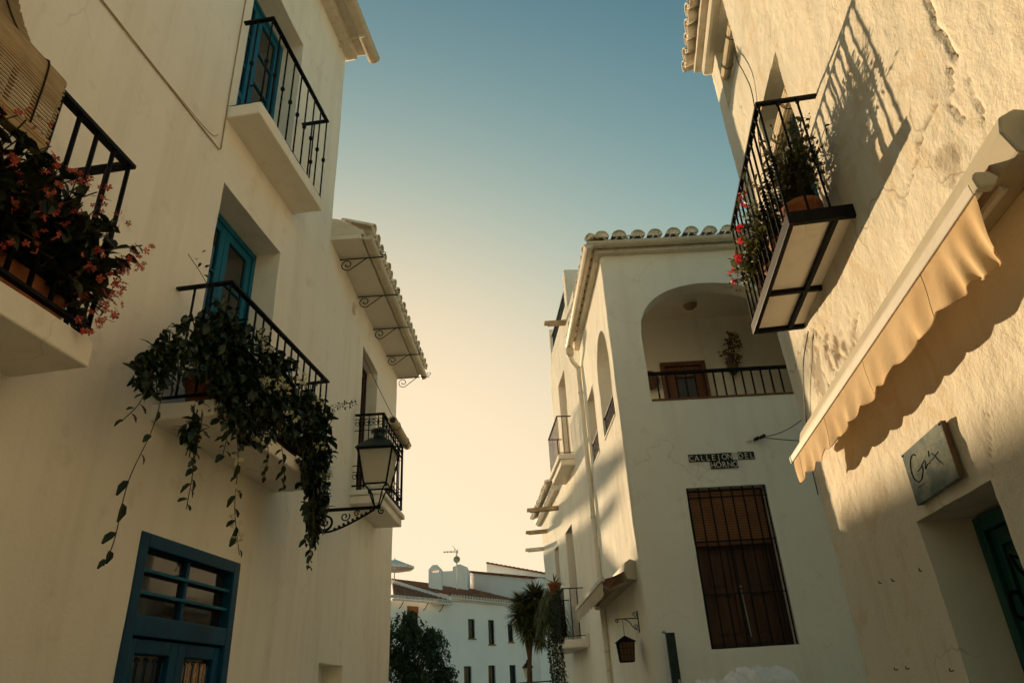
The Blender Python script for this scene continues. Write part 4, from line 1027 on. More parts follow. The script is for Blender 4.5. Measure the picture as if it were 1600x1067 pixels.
# ================================================================== things on the near left house
# slatted wooden blind thrown out over the left balcony rail
bl = thing('slat_blind', L1.p(1.2, 3.9, 0.45), 'wooden slat blind draped out over the upper left balcony rail', 'blind')
P2 = [Vector((o, 0, z)) for o, z in ((-0.10, 5.42), (0.02, 5.10), (0.17, 4.80), (0.33, 4.56), (0.425, 4.480), (0.462, 4.44), (0.472, 4.30), (0.470, 4.06))]
cur = smooth_path(P2, 12)
dist = 0.0; nxt = 0.0; slots = []
for i in range(1, len(cur)):
    dist += (cur[i] - cur[i - 1]).length
    if dist >= nxt:
        tg = (cur[i] - cur[i - 1]).normalized(); slots.append((cur[i].x, cur[i].z, tg)); nxt += 0.0158
xs = -L1.T; sm = MB().box(lambda s, z, o: (s, o, z), -0.62, 0.62, -0.0062, 0.0062, -0.0025, 0.0025).mesh('slat', 'blind_wood')
for (o, z, tg) in slots:
    zz = (L1.Nn * tg.x + Vector((0, 0, tg.z))).normalized(); yy = zz.cross(xs)
    inst('slat', sm, L1.p(1.60 + random.uniform(-0.008, 0.008), z, o), bl, frame_quat(xs, yy, zz))
roll = MB()
for k in range(3):
    roll.box(L1.p, 0.985, 2.22 - 0.01 * k, 3.99 + 0.018 * k, 4.006 + 0.018 * k, 0.440 + 0.012 * (k % 2), 0.488)
roll.box(L1.p, 0.98, 2.20, 3.965, 3.989, 0.435, 0.492).build('bottom_bar', 'blind_wood', bl, bevel=0.004)
for s in (2.10, 1.72, 1.30):
    pts = [L1.p(s, c.z + 0.004, c.x + 0.008) for c in cur[6::3]]
    MB().tube(pts, 0.0045, 5).build('cord', 'rope', bl)
# telephone cable running down the wall in a V
cb = MB().tube(smooth_path([L1.p(0.9, 5.74, 0.012), L1.p(2.69, 5.77, 0.012), L1.p(3.4, 5.79, 0.014), L1.p(4.05, 5.815, 0.012), L1.p(4.17, 5.83, 0.012), L1.p(4.185, 5.95, 0.012), L1.p(4.17, 6.6, 0.012), L1.p(4.16, 7.67, 0.012), L1.p(4.15, 9.6, 0.012)]), 0.0055, 6)
cb.tube(smooth_path([L1.p(2.69, 5.785, 0.008), L1.p(3.4, 5.81, 0.008), L1.p(4.0, 5.86, 0.008), L1.p(4.13, 5.95, 0.008)]), 0.003, 5)
cb.build('wall_cable', 'cable_pale', None, **T('thin pale cable running along the wall and up beside the upper balcony', 'cable'))

# begonia in a terracotta trough on the left balcony
bg_ = thing('begonia', L1.p(2.1, 3.33, 0.22), 'dark bushy begonia with coral flowers filling the left balcony', 'plant')
MB().box(L1.p, 1.55, 2.72, 3.34, 3.52, 0.12, 0.34).build('trough', 'terracotta', bg_, bevel=0.02)
MB().lathe(L1.p(1.25, 3.33, 0.22), [(0.09, 0), (0.13, 0.2), (0.145, 0.2), (0.145, 0.25), (0.12, 0.25)], 16).build('pot', 'terracotta', bg_, smooth=True)
lf = MB(); fl = MB(); stm = MB()
def bush_shoot(root, tip, nl, L, W, fl_=None, nf=0, fr=0.02):
    root = Vector(root); tip = Vector(tip); c1 = root.lerp(tip, 0.5) + Vector((0, 0, 0.06))
    pts = smooth_path([root, c1, tip], 4); stm.tube(pts, 0.004, 4)
    for k in range(nl):
        t = random.uniform(0.25, 1.0); q = pts[min(len(pts) - 1, int(t * (len(pts) - 1)))]
        add_leaf(lf, q + rdir() * 0.025, L * random.uniform(0.6, 1.2), W * random.uniform(0.6, 1.1), -0.2, L1.Nn * 0.25)
    for k in range(nf): add_flower(fl, tip + rdir() * 0.055, fr * random.uniform(0.7, 1.2))
for k in range(420):
    s = random.uniform(1.35, 2.80); root = L1.V(min(s, 2.65), 3.5, random.uniform(0.15, 0.33))
    hgt = random.uniform(0.05, 0.62) * (1.0 - 0.35 * max(0, (s - 2.3)))
    o_ = random.uniform(0.05, 0.58)
    tip = L1.V(s + random.uniform(-0.1, 0.22), 3.42 + hgt, o_)
    bush_shoot(root, tip, 11, 0.085, 0.064, True, random.choice((0, 0, 0, 4, 6)) if o_ > 0.36 else 0, 0.020)
for (s, z, o_) in ((2.94, 3.95, 0.5), (2.90, 3.82, 0.5), (2.86, 3.70, 0.48), (2.97, 3.88, 0.46), (2.82, 3.58, 0.5), (2.76, 3.42, 0.52), (2.2, 4.12, 0.44), (2.45, 4.06, 0.46), (2.62, 3.98, 0.46), (2.70, 3.34, 0.5), (2.78, 3.50, 0.54)):
    bush_shoot(L1.V(2.55, 3.5, 0.3), L1.V(s, z, o_), 8, 0.085, 0.058, True, 9, 0.021)
lf.build('foliage', 'leaf_begonia', bg_, kind='stuff'); fl.build('flowers', 'petal_coral', bg_, kind='stuff'); stm.build('stems', 'stem', bg_, kind='stuff')

# climbing vine over the lower balcony: dense mass, and hanging strands leaf by leaf
vi = thing('hanging_vine', L1.p(4.6, 3.46, 0.35), 'dark glossy vine with cream flowers smothering the lower left balcony', 'plant')
lf = MB(); fl = MB(); stm = MB()
for s in (4.2, 4.9, 5.5):
    MB().lathe(L1.p(s, 3.46, 0.2), [(0.09, 0), (0.125, 0.2), (0.14, 0.2), (0.14, 0.25), (0.115, 0.25)], 16).build('pot', 'terracotta', vi, smooth=True)
def vine_top(s):
    return 4.10 if s < 4.3 else 4.16 - 0.10 * math.sin((s - 4.3) * 2.0)
cnt = 0
blobs = [  # centre s, z, o, radii s, z, o, leaves
    (4.00, 3.95, 0.40, 0.20, 0.26, 0.12, 120), (4.30, 3.90, 0.46, 0.26, 0.28, 0.10, 190), (4.62, 3.80, 0.47, 0.26, 0.30, 0.10, 210), (4.95, 3.72, 0.47, 0.26, 0.26, 0.09, 140),
    (5.30, 3.78, 0.47, 0.22, 0.30, 0.09, 120), (5.60, 3.72, 0.47, 0.22, 0.42, 0.10, 220), (3.72, 3.74, 0.42, 0.20, 0.24, 0.10, 110), (3.45, 3.55, 0.42, 0.14, 0.20, 0.08, 60),
    (3.28, 3.36, 0.45, 0.12, 0.14, 0.08, 70), (4.05, 3.52, 0.48, 0.22, 0.20, 0.10, 100), (4.50, 3.50, 0.50, 0.20, 0.16, 0.07, 70), (5.40, 3.42, 0.50, 0.20, 0.24, 0.09, 130),
    (5.58, 3.22, 0.50, 0.15, 0.30, 0.08, 170), (4.30, 3.36, 0.50, 0.18, 0.12, 0.07, 50), (3.72, 3.16, 0.48, 0.08, 0.20, 0.05, 40), (5.72, 3.50, 0.46, 0.12, 0.45, 0.08, 90),
    (4.15, 3.66, 0.48, 0.26, 0.24, 0.10, 150), (3.90, 3.72, 0.46, 0.20, 0.26, 0.10, 110), (4.80, 4.00, 0.46, 0.28, 0.18, 0.09, 90), (5.35, 3.98, 0.45, 0.26, 0.16, 0.08, 60)]
for (s, z, o_, rs, rz, ro, n) in blobs:
    for k in range(int(n * 1.75)):
        v = rdir() * (random.random() ** 0.45)
        q = L1.V(s + v.x * rs, z + v.z * rz, max(0.05, o_ + v.y * ro))
        L = random.uniform(0.035, 0.085); cnt += 1
        add_leaf(lf, q, L, L * random.uniform(0.5, 0.68), -0.5, L1.Nn * 0.2, random.uniform(0.2, 0.7), LEAF_OVAL)
    for k in range(max(3, n // 22)):
        a = L1.V(s + random.uniform(-rs, rs), z + rz * 0.6, o_); b_ = L1.V(s + random.uniform(-rs, rs), z - rz, o_ + 0.03)
        stm.tube(sag(a, b_, 0.05, 6), 0.004, 4)
for (s, z) in ((4.22, 4.02), (4.28, 3.96), (4.32, 3.72), (4.40, 3.70), (4.55, 3.78), (4.60, 3.76), (4.78, 3.62), (5.3, 3.55), (5.5, 3.36), (4.9, 3.98), (5.25, 3.9), (4.35, 3.3)):
    for k in range(9): add_flower(fl, L1.V(s, z, 0.60) + rdir() * 0.045, 0.020, 5)
# two loose sprays
stm.tube(smooth_path([L1.V(4.25, 4.1, 0.3), L1.V(3.95, 4.35, 0.25), L1.V(3.76, 4.48, 0.2)]), 0.003, 4)
for k in range(14): add_leaf(lf, L1.V(4.2 - 0.44 * k / 13, 4.12 + 0.36 * k / 13, 0.28) + rdir() * 0.02, 0.04, 0.02)
stm.tube(smooth_path([L1.V(5.75, 4.05, 0.5), L1.V(6.0, 4.20, 0.5), L1.V(6.28, 4.32, 0.5)]), 0.003, 4)
for k in range(46): add_leaf(lf, L1.V(5.75 + 0.54 * k / 45, 4.05 + 0.28 * k / 45, 0.5) + rdir() * 0.035, 0.032, 0.013)
lf.build('foliage', 'leaf_vine', vi, kind='stuff'); stm.build('stems', 'stem', vi, kind='stuff')
LM = [MB(), MB(), MB()]
leaf_me = []
for k, b_ in enumerate(LM):
    b_.add(*leaf_pts(Vector((0, 0, 0)), Vector((0, 1, 0)), Vector((0, 0, 1)), 0.075, 0.042 + 0.004 * k, 0.35 + 0.3 * k, 0.3, LEAF_OVAL)); leaf_me.append(b_.mesh('leaf', 'leaf_vine', True))
strands = [([(3.36, 3.30), (3.30, 3.0), (3.24, 2.7), (3.20, 2.4), (3.14, 2.26)], 0.50, 8, 0),
           ([(3.26, 3.28), (3.18, 3.10), (3.12, 2.98)], 0.48, 6, 0),
           ([(3.70, 3.10), (3.73, 2.9), (3.78, 2.68)], 0.50, 10, 0),
           ([(4.10, 3.36), (4.18, 3.1), (4.28, 2.8), (4.38, 2.52)], 0.52, 12, 1),
           ([(4.02, 3.40), (4.04, 3.2), (4.08, 3.08)], 0.50, 8, 0),
           ([(4.58, 3.45), (4.62, 3.25), (4.66, 3.10)], 0.50, 7, 0),
           ([(4.85, 3.40), (4.90, 3.22), (4.98, 3.10)], 0.50, 8, 0),
           ([(5.50, 3.10), (5.52, 2.9), (5.54, 2.60)], 0.50, 22, 0),
           ([(5.40, 3.10), (5.43, 2.95), (5.46, 2.78)], 0.50, 14, 0),
           ([(5.60, 3.10), (5.62, 2.95), (5.62, 2.80)], 0.50, 14, 0),
           ([(5.72, 3.30), (5.80, 3.2), (5.88, 3.05)], 0.46, 9, 0)]
for pts, o_, n, flw in strands:
    n = int(n * 1.2)
    path = smooth_path([L1.V(s, z, o_ + 0.02 * math.sin(i * 2.1)) for i, (s, z) in enumerate(pts)], 8)
    st = MB().tube(path, 0.0028, 5).build('trailing_stem', 'stem', vi)
    for k in range(n):
        q = path[int((k + 0.6) / n * (len(path) - 1))]
        side = L1.T * (1 if k % 2 else -1) + rdir() * 0.45 - Vector((0, 0, 0.35))
        yv = side.normalized(); xv = yv.cross(Vector((0, 0, 1)) + L1.Nn * 0.5).normalized(); zv = xv.cross(yv)
        sc_ = random.uniform(0.55, 1.0)
        inst('leaf', random.choice(leaf_me), q, st, frame_quat(xv, yv, zv), (sc_, sc_, sc_))
    if flw:
        for f in (0.35, 0.55, 0.75, 0.88):
            q = path[int(f * (len(path) - 1))]
            for k in range(6): add_flower(fl, q + rdir() * 0.035, 0.020, 5)
fl.build('flowers', 'petal_cream', vi, kind='stuff')

# ------------------------------------------------------------------ wall lantern by the lower left house
ln = thing('wall_lantern', L2.p(0.26, 3.40, 0.0), 'black street lantern with pale glass on scrolled bracket beside the vine', 'lantern')
LS = 0.26
q = MB().box(L2.p, LS - 0.012, LS + 0.012, 3.405, 3.435, 0.0, 0.66).build('arm', 'iron', ln)
ax = L2.Nn; up = Vector((0, 0, 1))
q = MB().tube(scroll(L2.V(LS, 3.30, 0.10), ax, up, 0.105, 1.9, 34, 1.4, 1), [0.016 - 0.010 * k / 34 for k in range(35)])
q.tube(smooth_path([L2.V(LS, 3.20, 0.06), L2.V(LS, 3.205, 0.16), L2.V(LS, 3.25, 0.30), L2.V(LS, 3.32, 0.45), L2.V(LS, 3.40, 0.60)]), 0.011)
q.tube(scroll(L2.V(LS, 3.345, 0.30), ax, up, 0.05, 1.3, 18, 0.5, -1), 0.007); q.tube(scroll(L2.V(LS, 3.37, 0.42), ax, up, 0.032, 1.3, 16, 0.5, 1), 0.006)
q.tube(scroll(L2.V(LS, 3.38, 0.67), ax, up, 0.035, 1.2, 14, 2.0, 1), 0.007)
for k in range(9):
    c = L2.V(LS, 3.225 + 0.02 * k, 0.2 + 0.045 * k); q.lathe(c - Vector((0, 0, 0.01)), [(0.004, 0), (0.014, 0.008), (0.014, 0.018), (0.003, 0.028)], 6)
q.build('scrollwork', 'iron', ln)
MB().box(L2.p, LS - 0.02, LS + 0.02, 3.16, 3.46, -0.002, 0.014).build('wall_plate', 'iron', ln)
cx = L2.V(LS, 0, 0.62)
def sq_ring(hw, z, rot=0.0):
    e = [(-1, -1), (1, -1), (1, 1), (-1, 1)]
    return [Vector((cx.x, cx.y, z)) + L2.T * (a * hw) + L2.Nn * (b_ * hw) for a, b_ in e]
z0, z1_, w0, w1 = 3.64, 4.00, 0.115, 0.180
bot, top = sq_ring(w0, z0), sq_ring(w1, z1_)
fr = MB()
for k in range(4):
    fr.tube([bot[k], top[k]], 0.010, 4); fr.tube([bot[k], bot[(k + 1) % 4]], 0.010, 4); fr.tube([top[k], top[(k + 1) % 4]], 0.013, 4)
    fr.tube(smooth_path([bot[k], bot[k].lerp(Vector((cx.x, cx.y, 3.52)), 0.4) - Vector((0, 0, 0.01)), Vector((cx.x, cx.y, 3.45)) + (bot[k] - Vector((cx.x, cx.y, z0))) * 0.25, Vector((cx.x, cx.y, 3.43))]), 0.008, 5)
fr.build('frame', 'iron', ln)
for k in range(4):
    q = MB(); ins = 0.93
    c0 = Vector((cx.x, cx.y, z0)); c1 = Vector((cx.x, cx.y, z1_))
    q.add([c0 + (bot[k] - c0) * ins, c0 + (bot[(k + 1) % 4] - c0) * ins, c1 + (top[(k + 1) % 4] - c1) * ins, c1 + (top[k] - c1) * ins], [(0, 1, 2, 3)])
    q.build('pane', 'lamp_glass', ln)
r0, r1, r2 = sq_ring(0.205, 4.005), sq_ring(0.190, 4.03), sq_ring(0.08, 4.14)
q = MB(); q.add(r0 + r1 + r2, [(3, 2, 1, 0)] + [(a + k, a + (k + 1) % 4, a + 4 + (k + 1) % 4, a + 4 + k) for a in (0, 4) for k in range(4)] + [(8, 9, 10, 11)])
q.build('roof', 'iron_green', ln)
MB().lathe((cx.x, cx.y, 4.14), [(0.06, 0), (0.065, 0.04), (0.055, 0.075), (0.095, 0.085), (0.08, 0.11), (0.03, 0.122), (0.016, 0.145), (0.0, 0.155)], 12).build('chimney_cap', 'iron_green', ln, smooth=True)
for k in range(4): MB().tube([bot[k] - Vector((0, 0, 0.005)), bot[k] - Vector((0, 0, 0.03)), bot[k] - Vector((0, 0, 0.045))], [0.012, 0.009, 0.002], 6).build('finial', 'iron', ln)

# blind rolled up on the low house's balcony, with its slack cord
def rolled_blind(name, w, s0, s1, z, o, r, label, mat='blind_pale', nsl=14, group=None):
    t_ = thing(name, w.p((s0 + s1) / 2, z - r, o), label, 'blind', group)
    for k in range(nsl):
        a = 2 * math.pi * k / nsl; rr = r * (1 - 0.012 * (k % 3))
        q = MB(); d_ = math.pi / nsl * 0.86
        pts = [(rr * math.cos(a - d_), rr * math.sin(a - d_)), (rr * 1.03 * math.cos(a), rr * 1.03 * math.sin(a)), (rr * math.cos(a + d_), rr * math.sin(a + d_)), (0.72 * rr * math.cos(a + d_), 0.72 * rr * math.sin(a + d_)), (0.72 * rr * math.cos(a - d_), 0.72 * rr * math.sin(a - d_))]
        e = random.uniform(0, 0.012)
        q.extrude(w.p, [(o + x, z + y) for x, y in pts], s0 - e, s1 + e).build('slat', mat, t_)
    q = MB().lathe((0, 0, 0), [(0.001, 0), (r * 0.75, 0.0), (r * 0.75, 0.002), (0.001, 0.002)], 12)
    c0, c1 = w.V(s0 + 0.01, z, o), w.V(s1 - 0.01, z, o)
    MB().tube([c0, c1], r * 0.7, 10).build('core', 'wood_dark', t_)
    for f in (0.2, 0.8):
        s = s0 + (s1 - s0) * f
        MB().tube([w.V(s, z + (r + 0.006) * math.sin(a), o + (r + 0.006) * math.cos(a)) for a in [2 * math.pi * k / 14 for k in range(15)]], 0.004, 5).build('tie_cord', 'rope', t_)
    return t_
rb = rolled_blind('rolled_blind', L2, 1.75, 2.80, 4.93, 0.44, 0.058, 'rolled pale slat blind lying over the scrolled balcony rail')
MB().tube(sag(L2.p(1.9, 5.95, -0.02), L2.p(2.3, 4.97, 0.44), 0.02), 0.004, 5).build('pull_cord', 'rope', rb)

# old twin pipe stubs on the low house wall
MB().tube([L2.p(1.12, 6.24, 0.01), L2.p(1.14, 6.38, 0.015)], 0.014, 6).tube([L2.p(1.18, 6.22, 0.01), L2.p(1.185, 6.37, 0.015)], 0.014, 6).build('wall_vent', 'trim', None, **T('small twin plaster stub on the wall under the bracketed eave', 'vent'))

# ================================================================== things on the corner house
# street-name tiles: one glazed tile per letter
def text_mesh(ch, size, mat):
    cu = bpy.data.curves.new('letter', 'FONT'); cu.body = ch; cu.size = size; cu.align_x = 'CENTER'; cu.extrude = 0.0006; cu.offset = 0.0006
    ob = bpy.data.objects.new('letter', cu); COL.objects.link(ob)
    bpy.context.view_layer.update()
    me = bpy.data.meshes.new_from_object(ob.evaluated_get(bpy.context.evaluated_depsgraph_get()))
    bpy.data.objects.remove(ob); bpy.data.curves.remove(cu)
    me.materials.clear(); me.materials.append(MATS[mat]); return me
sg = thing('street_name_tiles', Cf.p(2.65, 4.15, 0.01), 'dark tiles spelling CALLEJON DEL HORNO above the brown barred window', 'street sign')
TW, TH = 0.0718, 0.1030
tm = MB().box(lambda s, z, o: (s, -o, z), -TW / 2 + 0.001, TW / 2 - 0.001, 0.001, TH - 0.001, 0, 0.010).mesh('tile', 'ceramic_black')
tw_ = MB().box(lambda s, z, o: (s, -o, z), -TW / 2 + 0.001, TW / 2 - 0.001, 0.001, TH - 0.001, 0, 0.010).mesh('tile', 'ceramic_white')
lets = {}
rotf = Matrix.Rotation(R_(90), 4, 'X').to_quaternion()
for row, (txt, x0, z) in enumerate((('CALLEJON DEL', 2.222, 4.253), ('HORNO', 2.490, 4.149))):
    for k, ch in enumerate(txt):
        x = x0 + TW * (k + 0.5); j = random.uniform(-0.0015, 0.0015)
        t_ = inst('tile', tw_ if ch == ' ' else tm, Cf.p(x, z + j, 0.004), sg)
        if ch != ' ':
            if ch not in lets: lets[ch] = text_mesh(ch, 0.108, 'ceramic_white')
            inst('letter', lets[ch], Cf.p(x, z + j + 0.013, 0.0155), t_, rotf, (0.86, 1.0, 1.0))
# loggia lamp, plate, ornament, bench
lm = thing('ceiling_lamp', (2.95, 10.14, 7.2), 'round ceiling lamp inside the arched loggia', 'lamp')
MB().lathe((2.95, 10.14, 7.16), [(0.0, 0), (0.07, 0.012), (0.105, 0.05), (0.11, 0.075)], 18).build('shade', 'wood_grey', lm, smooth=True)
MB().lathe((2.95, 10.14, 7.235), [(0.12, 0), (0.12, 0.045)], 18).build('base', 'trim', lm)
q = MB(); rows = []
for j in range(6):
    r = 0.17 * j / 5; rows.append([(2.20 + r * math.cos(a), 10.66 - 0.03 - 0.04 * (r / 0.17) ** 2, 6.13 + r * math.sin(a)) for a in [2 * math.pi * k / 22 for k in range(23)]])
q.grid(rows).build('wall_plate', 'iron_brown', None, smooth=True, **T('dark round plate hung on the loggia wall left of its door', 'plate'))
orn = thing('dried_bouquet', (3.58, 10.6, 6.15), 'brown dried bouquet in a small wall pot at the right of the loggia', 'ornament')
MB().lathe((3.58, 10.58, 6.14), [(0.02, 0), (0.07, 0.05), (0.085, 0.16), (0.07, 0.16)], 12).build('pot', 'dried', orn, smooth=True)
q = MB()
for (x, z, r) in ((3.63, 6.86, 0.07), (3.72, 6.78, 0.08), (3.60, 6.72, 0.07), (3.74, 6.66, 0.06), (3.62, 6.60, 0.06), (3.50, 6.52, 0.07), (3.60, 6.48, 0.06), (3.70, 6.44, 0.06), (3.55, 6.38, 0.05), (3.64, 6.36, 0.05)):
    for k in range(26): add_leaf(q, Vector((x, 10.56, z)) + Vector((random.gauss(0, r * .5), random.gauss(0, 0.02), random.gauss(0, r * .5))), 0.06, 0.034)
q.build('dried_leaves', 'dried', orn, kind='stuff')
q = MB()
for x in (3.56, 3.60, 3.63): q.tube(smooth_path([(3.58, 10.58, 6.28), (x, 10.57, 6.5), (x + 0.03, 10.56, 6.8)]), 0.006, 5)
q.build('stems', 'stem', orn)
bn = thing('loggia_bench', (2.98, 9.6, 4.42), 'dark curved bench back just showing above the loggia sill', 'bench')
q = MB(); rows = []
for (z, o) in ((4.85, 0.0), (5.20, 0.0), (5.20, -0.04), (4.85, -0.04)):
    rows.append([(2.65 + 0.75 * k / 20, 9.62 - o, z + (0.085 * math.sin(math.pi * k / 20) if z > 5 else 0)) for k in range(21)])
rows.append(rows[0]); q.grid(rows).build('backrest', 'wood_dark', bn)
MB().box(lambda x, z, y: (x, y, z), 2.66, 3.38, 4.82, 4.87, 9.62, 10.05).build('seat', 'wood_dark', bn)
for x in (2.68, 3.32):
    for y in (9.64, 9.98): MB().box(lambda a, z, b_: (x + a, y + b_, z), 0, 0.04, 4.42, 4.82, 0, 0.04).build('leg', 'wood_dark', bn)
# wires and insulators on the facade
wi = thing('wire_bracket', Cf.p(3.2, 4.5, 0.0), 'small insulators and sagging wires right of the street-name tiles', 'wires')
MB().tube([Cf.p(3.02, 4.49, 0.02), Cf.p(3.14, 4.51, 0.03)], 0.012, 6).build('bracket', 'trim', wi)
for x, z in ((3.15, 4.51), (3.235, 4.535)):
    MB().tube([Cf.p(x - 0.02, z, 0.0), Cf.p(x - 0.02, z, 0.05)], 0.02, 8).tube([Cf.p(x, z, 0.05), Cf.p(x, z, 0.10)], [0.026, 0.022], 8).build('insulator', 'cable_black', wi)
MB().tube(sag(Cf.p(3.24, 4.53, 0.06), Cf.p(4.2, 5.15, 0.3), 0.16), 0.0055, 5).tube(sag(Cf.p(3.24, 4.52, 0.06), Cf.p(4.1, 4.36, 0.3), 0.03), 0.0055, 5).build('wire', 'cable_black', wi)
# long wire sagging across the right house's corner
MB().tube(smooth_path([Rw.p(5.30, 4.10, 0.02), Rw.p(5.55, 3.95, 0.04), Rw.p(5.75, 3.80, 0.03), Rw.p(5.92, 3.62, 0.02), Rw.p(6.10, 3.30, 0.02), Rw.p(6.15, 3.0, 0.015)]), 0.005, 5).build('corner_wire', 'cable_black', None, **T('black wire looping down the right house below its balcony', 'cable'))
MB().tube(smooth_path([Rw.p(5.24, 7.22, 0.02), Rw.p(5.20, 7.0, 0.03), Rw.p(5.10, 6.7, 0.03), Rw.p(5.09, 6.43, 0.02), Rw.p(5.3, 5.9, 0.02), Rw.p(5.42, 5.4, 0.02)]), 0.005, 5).build('window_wire', 'cable_black', None, **T('thin wire curving from the upper right window towards the balcony', 'cable'))

# small awning over the shop on the side wall
aw = thing('side_awning', Cs.p(2, 2.7, 0.2), 'small brown and cream awning on the side of the loggia house', 'awning')
sB0, sB1 = 0.22, 3.55
MB().extrude(Cs.p, [(0.0, 2.86), (0.0, 3.10), (0.06, 3.12), (0.13, 3.08), (0.15, 2.98), (0.12, 2.88)], sB0, sB1).build('cassette', 'alu_grey', aw, bevel=0.008)
oF, zF = 0.40, 2.90
rows = []
for j in range(5):
    f = j / 4; rows.append([Cs.p(sB0 + 0.06 + (sB1 - sB0 - 0.12) * k / 30, 2.985 + (zF - 2.985) * f - 0.012 * math.sin(math.pi * f), 0.14 + (oF - 0.14) * f) for k in range(31)])
MB().grid(rows).build('fabric', 'canvas_brown', aw, smooth=True)
MB().extrude(Cs.p, [(oF, zF - 0.03), (oF + 0.045, zF - 0.03), (oF + 0.045, zF + 0.03), (oF, zF + 0.03)], sB0 + 0.03, sB1 - 0.03).build('front_bar', 'alu_white', aw, bevel=0.006)
rows = []
for j in range(6):
    f = j / 5; rows.append([Cs.p(sB0 + 0.05 + (sB1 - sB0 - 0.1) * k / 80, zF - 0.03 - f * (0.16 + 0.025 * abs(math.sin(k * 0.2 * math.pi))), oF + 0.03 + 0.012 * f * math.sin(k * 0.55)) for k in range(81)])
MB().grid(rows).build('valance', 'canvas_pale', aw, smooth=True)
for s in (0.45, 3.2):
    MB().tube([Cs.p(s, 2.88, 0.08), Cs.p(s + 0.5 * (1 if s < 1 else -1), 2.86, 0.25), Cs.p(s + 0.15 * (1 if s < 1 else -1), 2.88, 0.40)], 0.02, 8).build('arm', 'alu_white', aw)
# amber lantern under it
la = thing('hanging_lantern', Cs.p(0.42, 1.9, 0.2), 'small house-shaped lantern hanging from a scrolled bracket on the corner', 'lantern')
q = MB().box(Cs.p, 0.43, 0.45, 2.27, 2.53, 0.0, 0.012)
q.tube([Cs.p(0.44, 2.44, 0.0), Cs.p(0.44, 2.44, 0.27)], 0.006); q.tube(scroll(Cs.V(0.44, 2.44, 0.27) - Vector((0, 0, 0.022)), Cs.Nn, up, 0.024, 1.2, 14, 1.57, -1), 0.005)
q.tube(smooth_path([Cs.V(0.44, 2.30, 0.01), Cs.V(0.44, 2.33, 0.07), Cs.V(0.44, 2.40, 0.12), Cs.V(0.44, 2.44, 0.18)]), 0.005); q.tube(scroll(Cs.V(0.44, 2.48, 0.04), Cs.Nn, up, 0.035, 1.3, 14), 0.004); q.tube(scroll(Cs.V(0.44, 2.34, 0.04), Cs.Nn, up, 0.03, 1.3, 14), 0.004)
q.build('bracket', 'iron', la)
MB().tube([Cs.p(0.44, 2.43, 0.20), Cs.p(0.44, 2.25, 0.20)], 0.004, 5).build('chain', 'iron', la)
cx = Cs.V(0.44, 0, 0.20)
fx = Vector((1, 0, 0)); fy = Vector((0, 1, 0))
def ringr(a, b_, z): return [Vector((cx.x, cx.y, z)) + fx * (i * a) + fy * (j * b_) for i, j in ((-1, -1), (1, -1), (1, 1), (-1, 1))]
bt, tp = ringr(0.078, 0.078, 1.955), ringr(0.098, 0.098, 2.175)
fr = MB()
for k in range(4):
    fr.tube([bt[k], tp[k]], 0.007, 4); fr.tube([bt[k], bt[(k + 1) % 4]], 0.008, 4); fr.tube([tp[k], tp[(k + 1) % 4]], 0.007, 4)
    for f in (0.25, 0.5, 0.75): fr.tube([bt[k].lerp(bt[(k + 1) % 4], f), tp[k].lerp(tp[(k + 1) % 4], f)], 0.003, 4)
    for f in (0.33, 0.66): fr.tube([bt[k].lerp(tp[k], f), bt[(k + 1) % 4].lerp(tp[(k + 1) % 4], f)], 0.003, 4)
fr.build('frame', 'iron', la)
for k in range(4):
    q = MB(); c0 = Vector((cx.x, cx.y, 1.955)); c1 = Vector((cx.x, cx.y, 2.175))
    q.add([c0.lerp(bt[k], .96), c0.lerp(bt[(k + 1) % 4], .96), c1.lerp(tp[(k + 1) % 4], .96), c1.lerp(tp[k], .96)], [(0, 1, 2, 3)]); q.build('pane', 'glass_amber', la)
rr = ringr(0.125, 0.125, 2.172); q = MB(); q.add(rr + [Vector((cx.x, cx.y, 2.25))], [(3, 2, 1, 0)] + [(k, (k + 1) % 4, 4) for k in range(4)]); q.build('roof', 'iron', la)
# meter cover on the parapet house
MB().box(C2.p, 1.60, 1.76, 2.42, 2.62, 0.0, 0.05).build('meter_box', 'trim', None, bevel=0.006, **T('small pale box on the wall below the side awning', 'box'))

# balcony plants of the parapet house
def pot_at(par, c, h, r, mat='terracotta'):
    c = Vector(c)
    MB().lathe(c, [(r * 0.68, 0), (r * 0.95, h * 0.8), (r * 1.08, h * 0.8), (r * 1.08, h), (r * 0.9, h)], 14).build('pot', mat, par, smooth=True)
hp = thing('trailing_pot', C2.p(2.45, 3.4, 0.46), 'terracotta pot with spiky plant and long trailing stems on the shaded balcony rail', 'plant')
pot_at(hp, C2.p(2.45, 3.42, 0.46), 0.20, 0.125)
q = MB()
for k in range(46):
    d_ = rdir(0.7); d_.z = abs(d_.z) * 0.7 + 0.05
    q.add(*leaf_pts(C2.V(2.45, 3.60, 0.46), d_, up, random.uniform(0.14, 0.28), 0.028, 0.3))
q.build('leaves', 'leaf_dry', hp, kind='stuff')
def trailing(par, w, spots, mat, L=0.05, wd=0.028, dens=42, out=0.46):
    for (s, zt, zb, o_) in spots:
        q = MB(); n = int((zt - zb) * dens); pts = []
        for k in range(n):
            f = k / n; c = w.V(s + 0.03 * math.sin(f * 7 + s), zt + (zb - zt) * f, o_ + 0.02 * math.sin(f * 5)); pts.append(c)
            for e in range(3): add_leaf(q, c + rdir() * 0.028, L * random.uniform(.7, 1.2), wd, -0.6)
        q.tube(pts, 0.006, 4); q.build('trailing_stem', mat, par, kind='stuff')
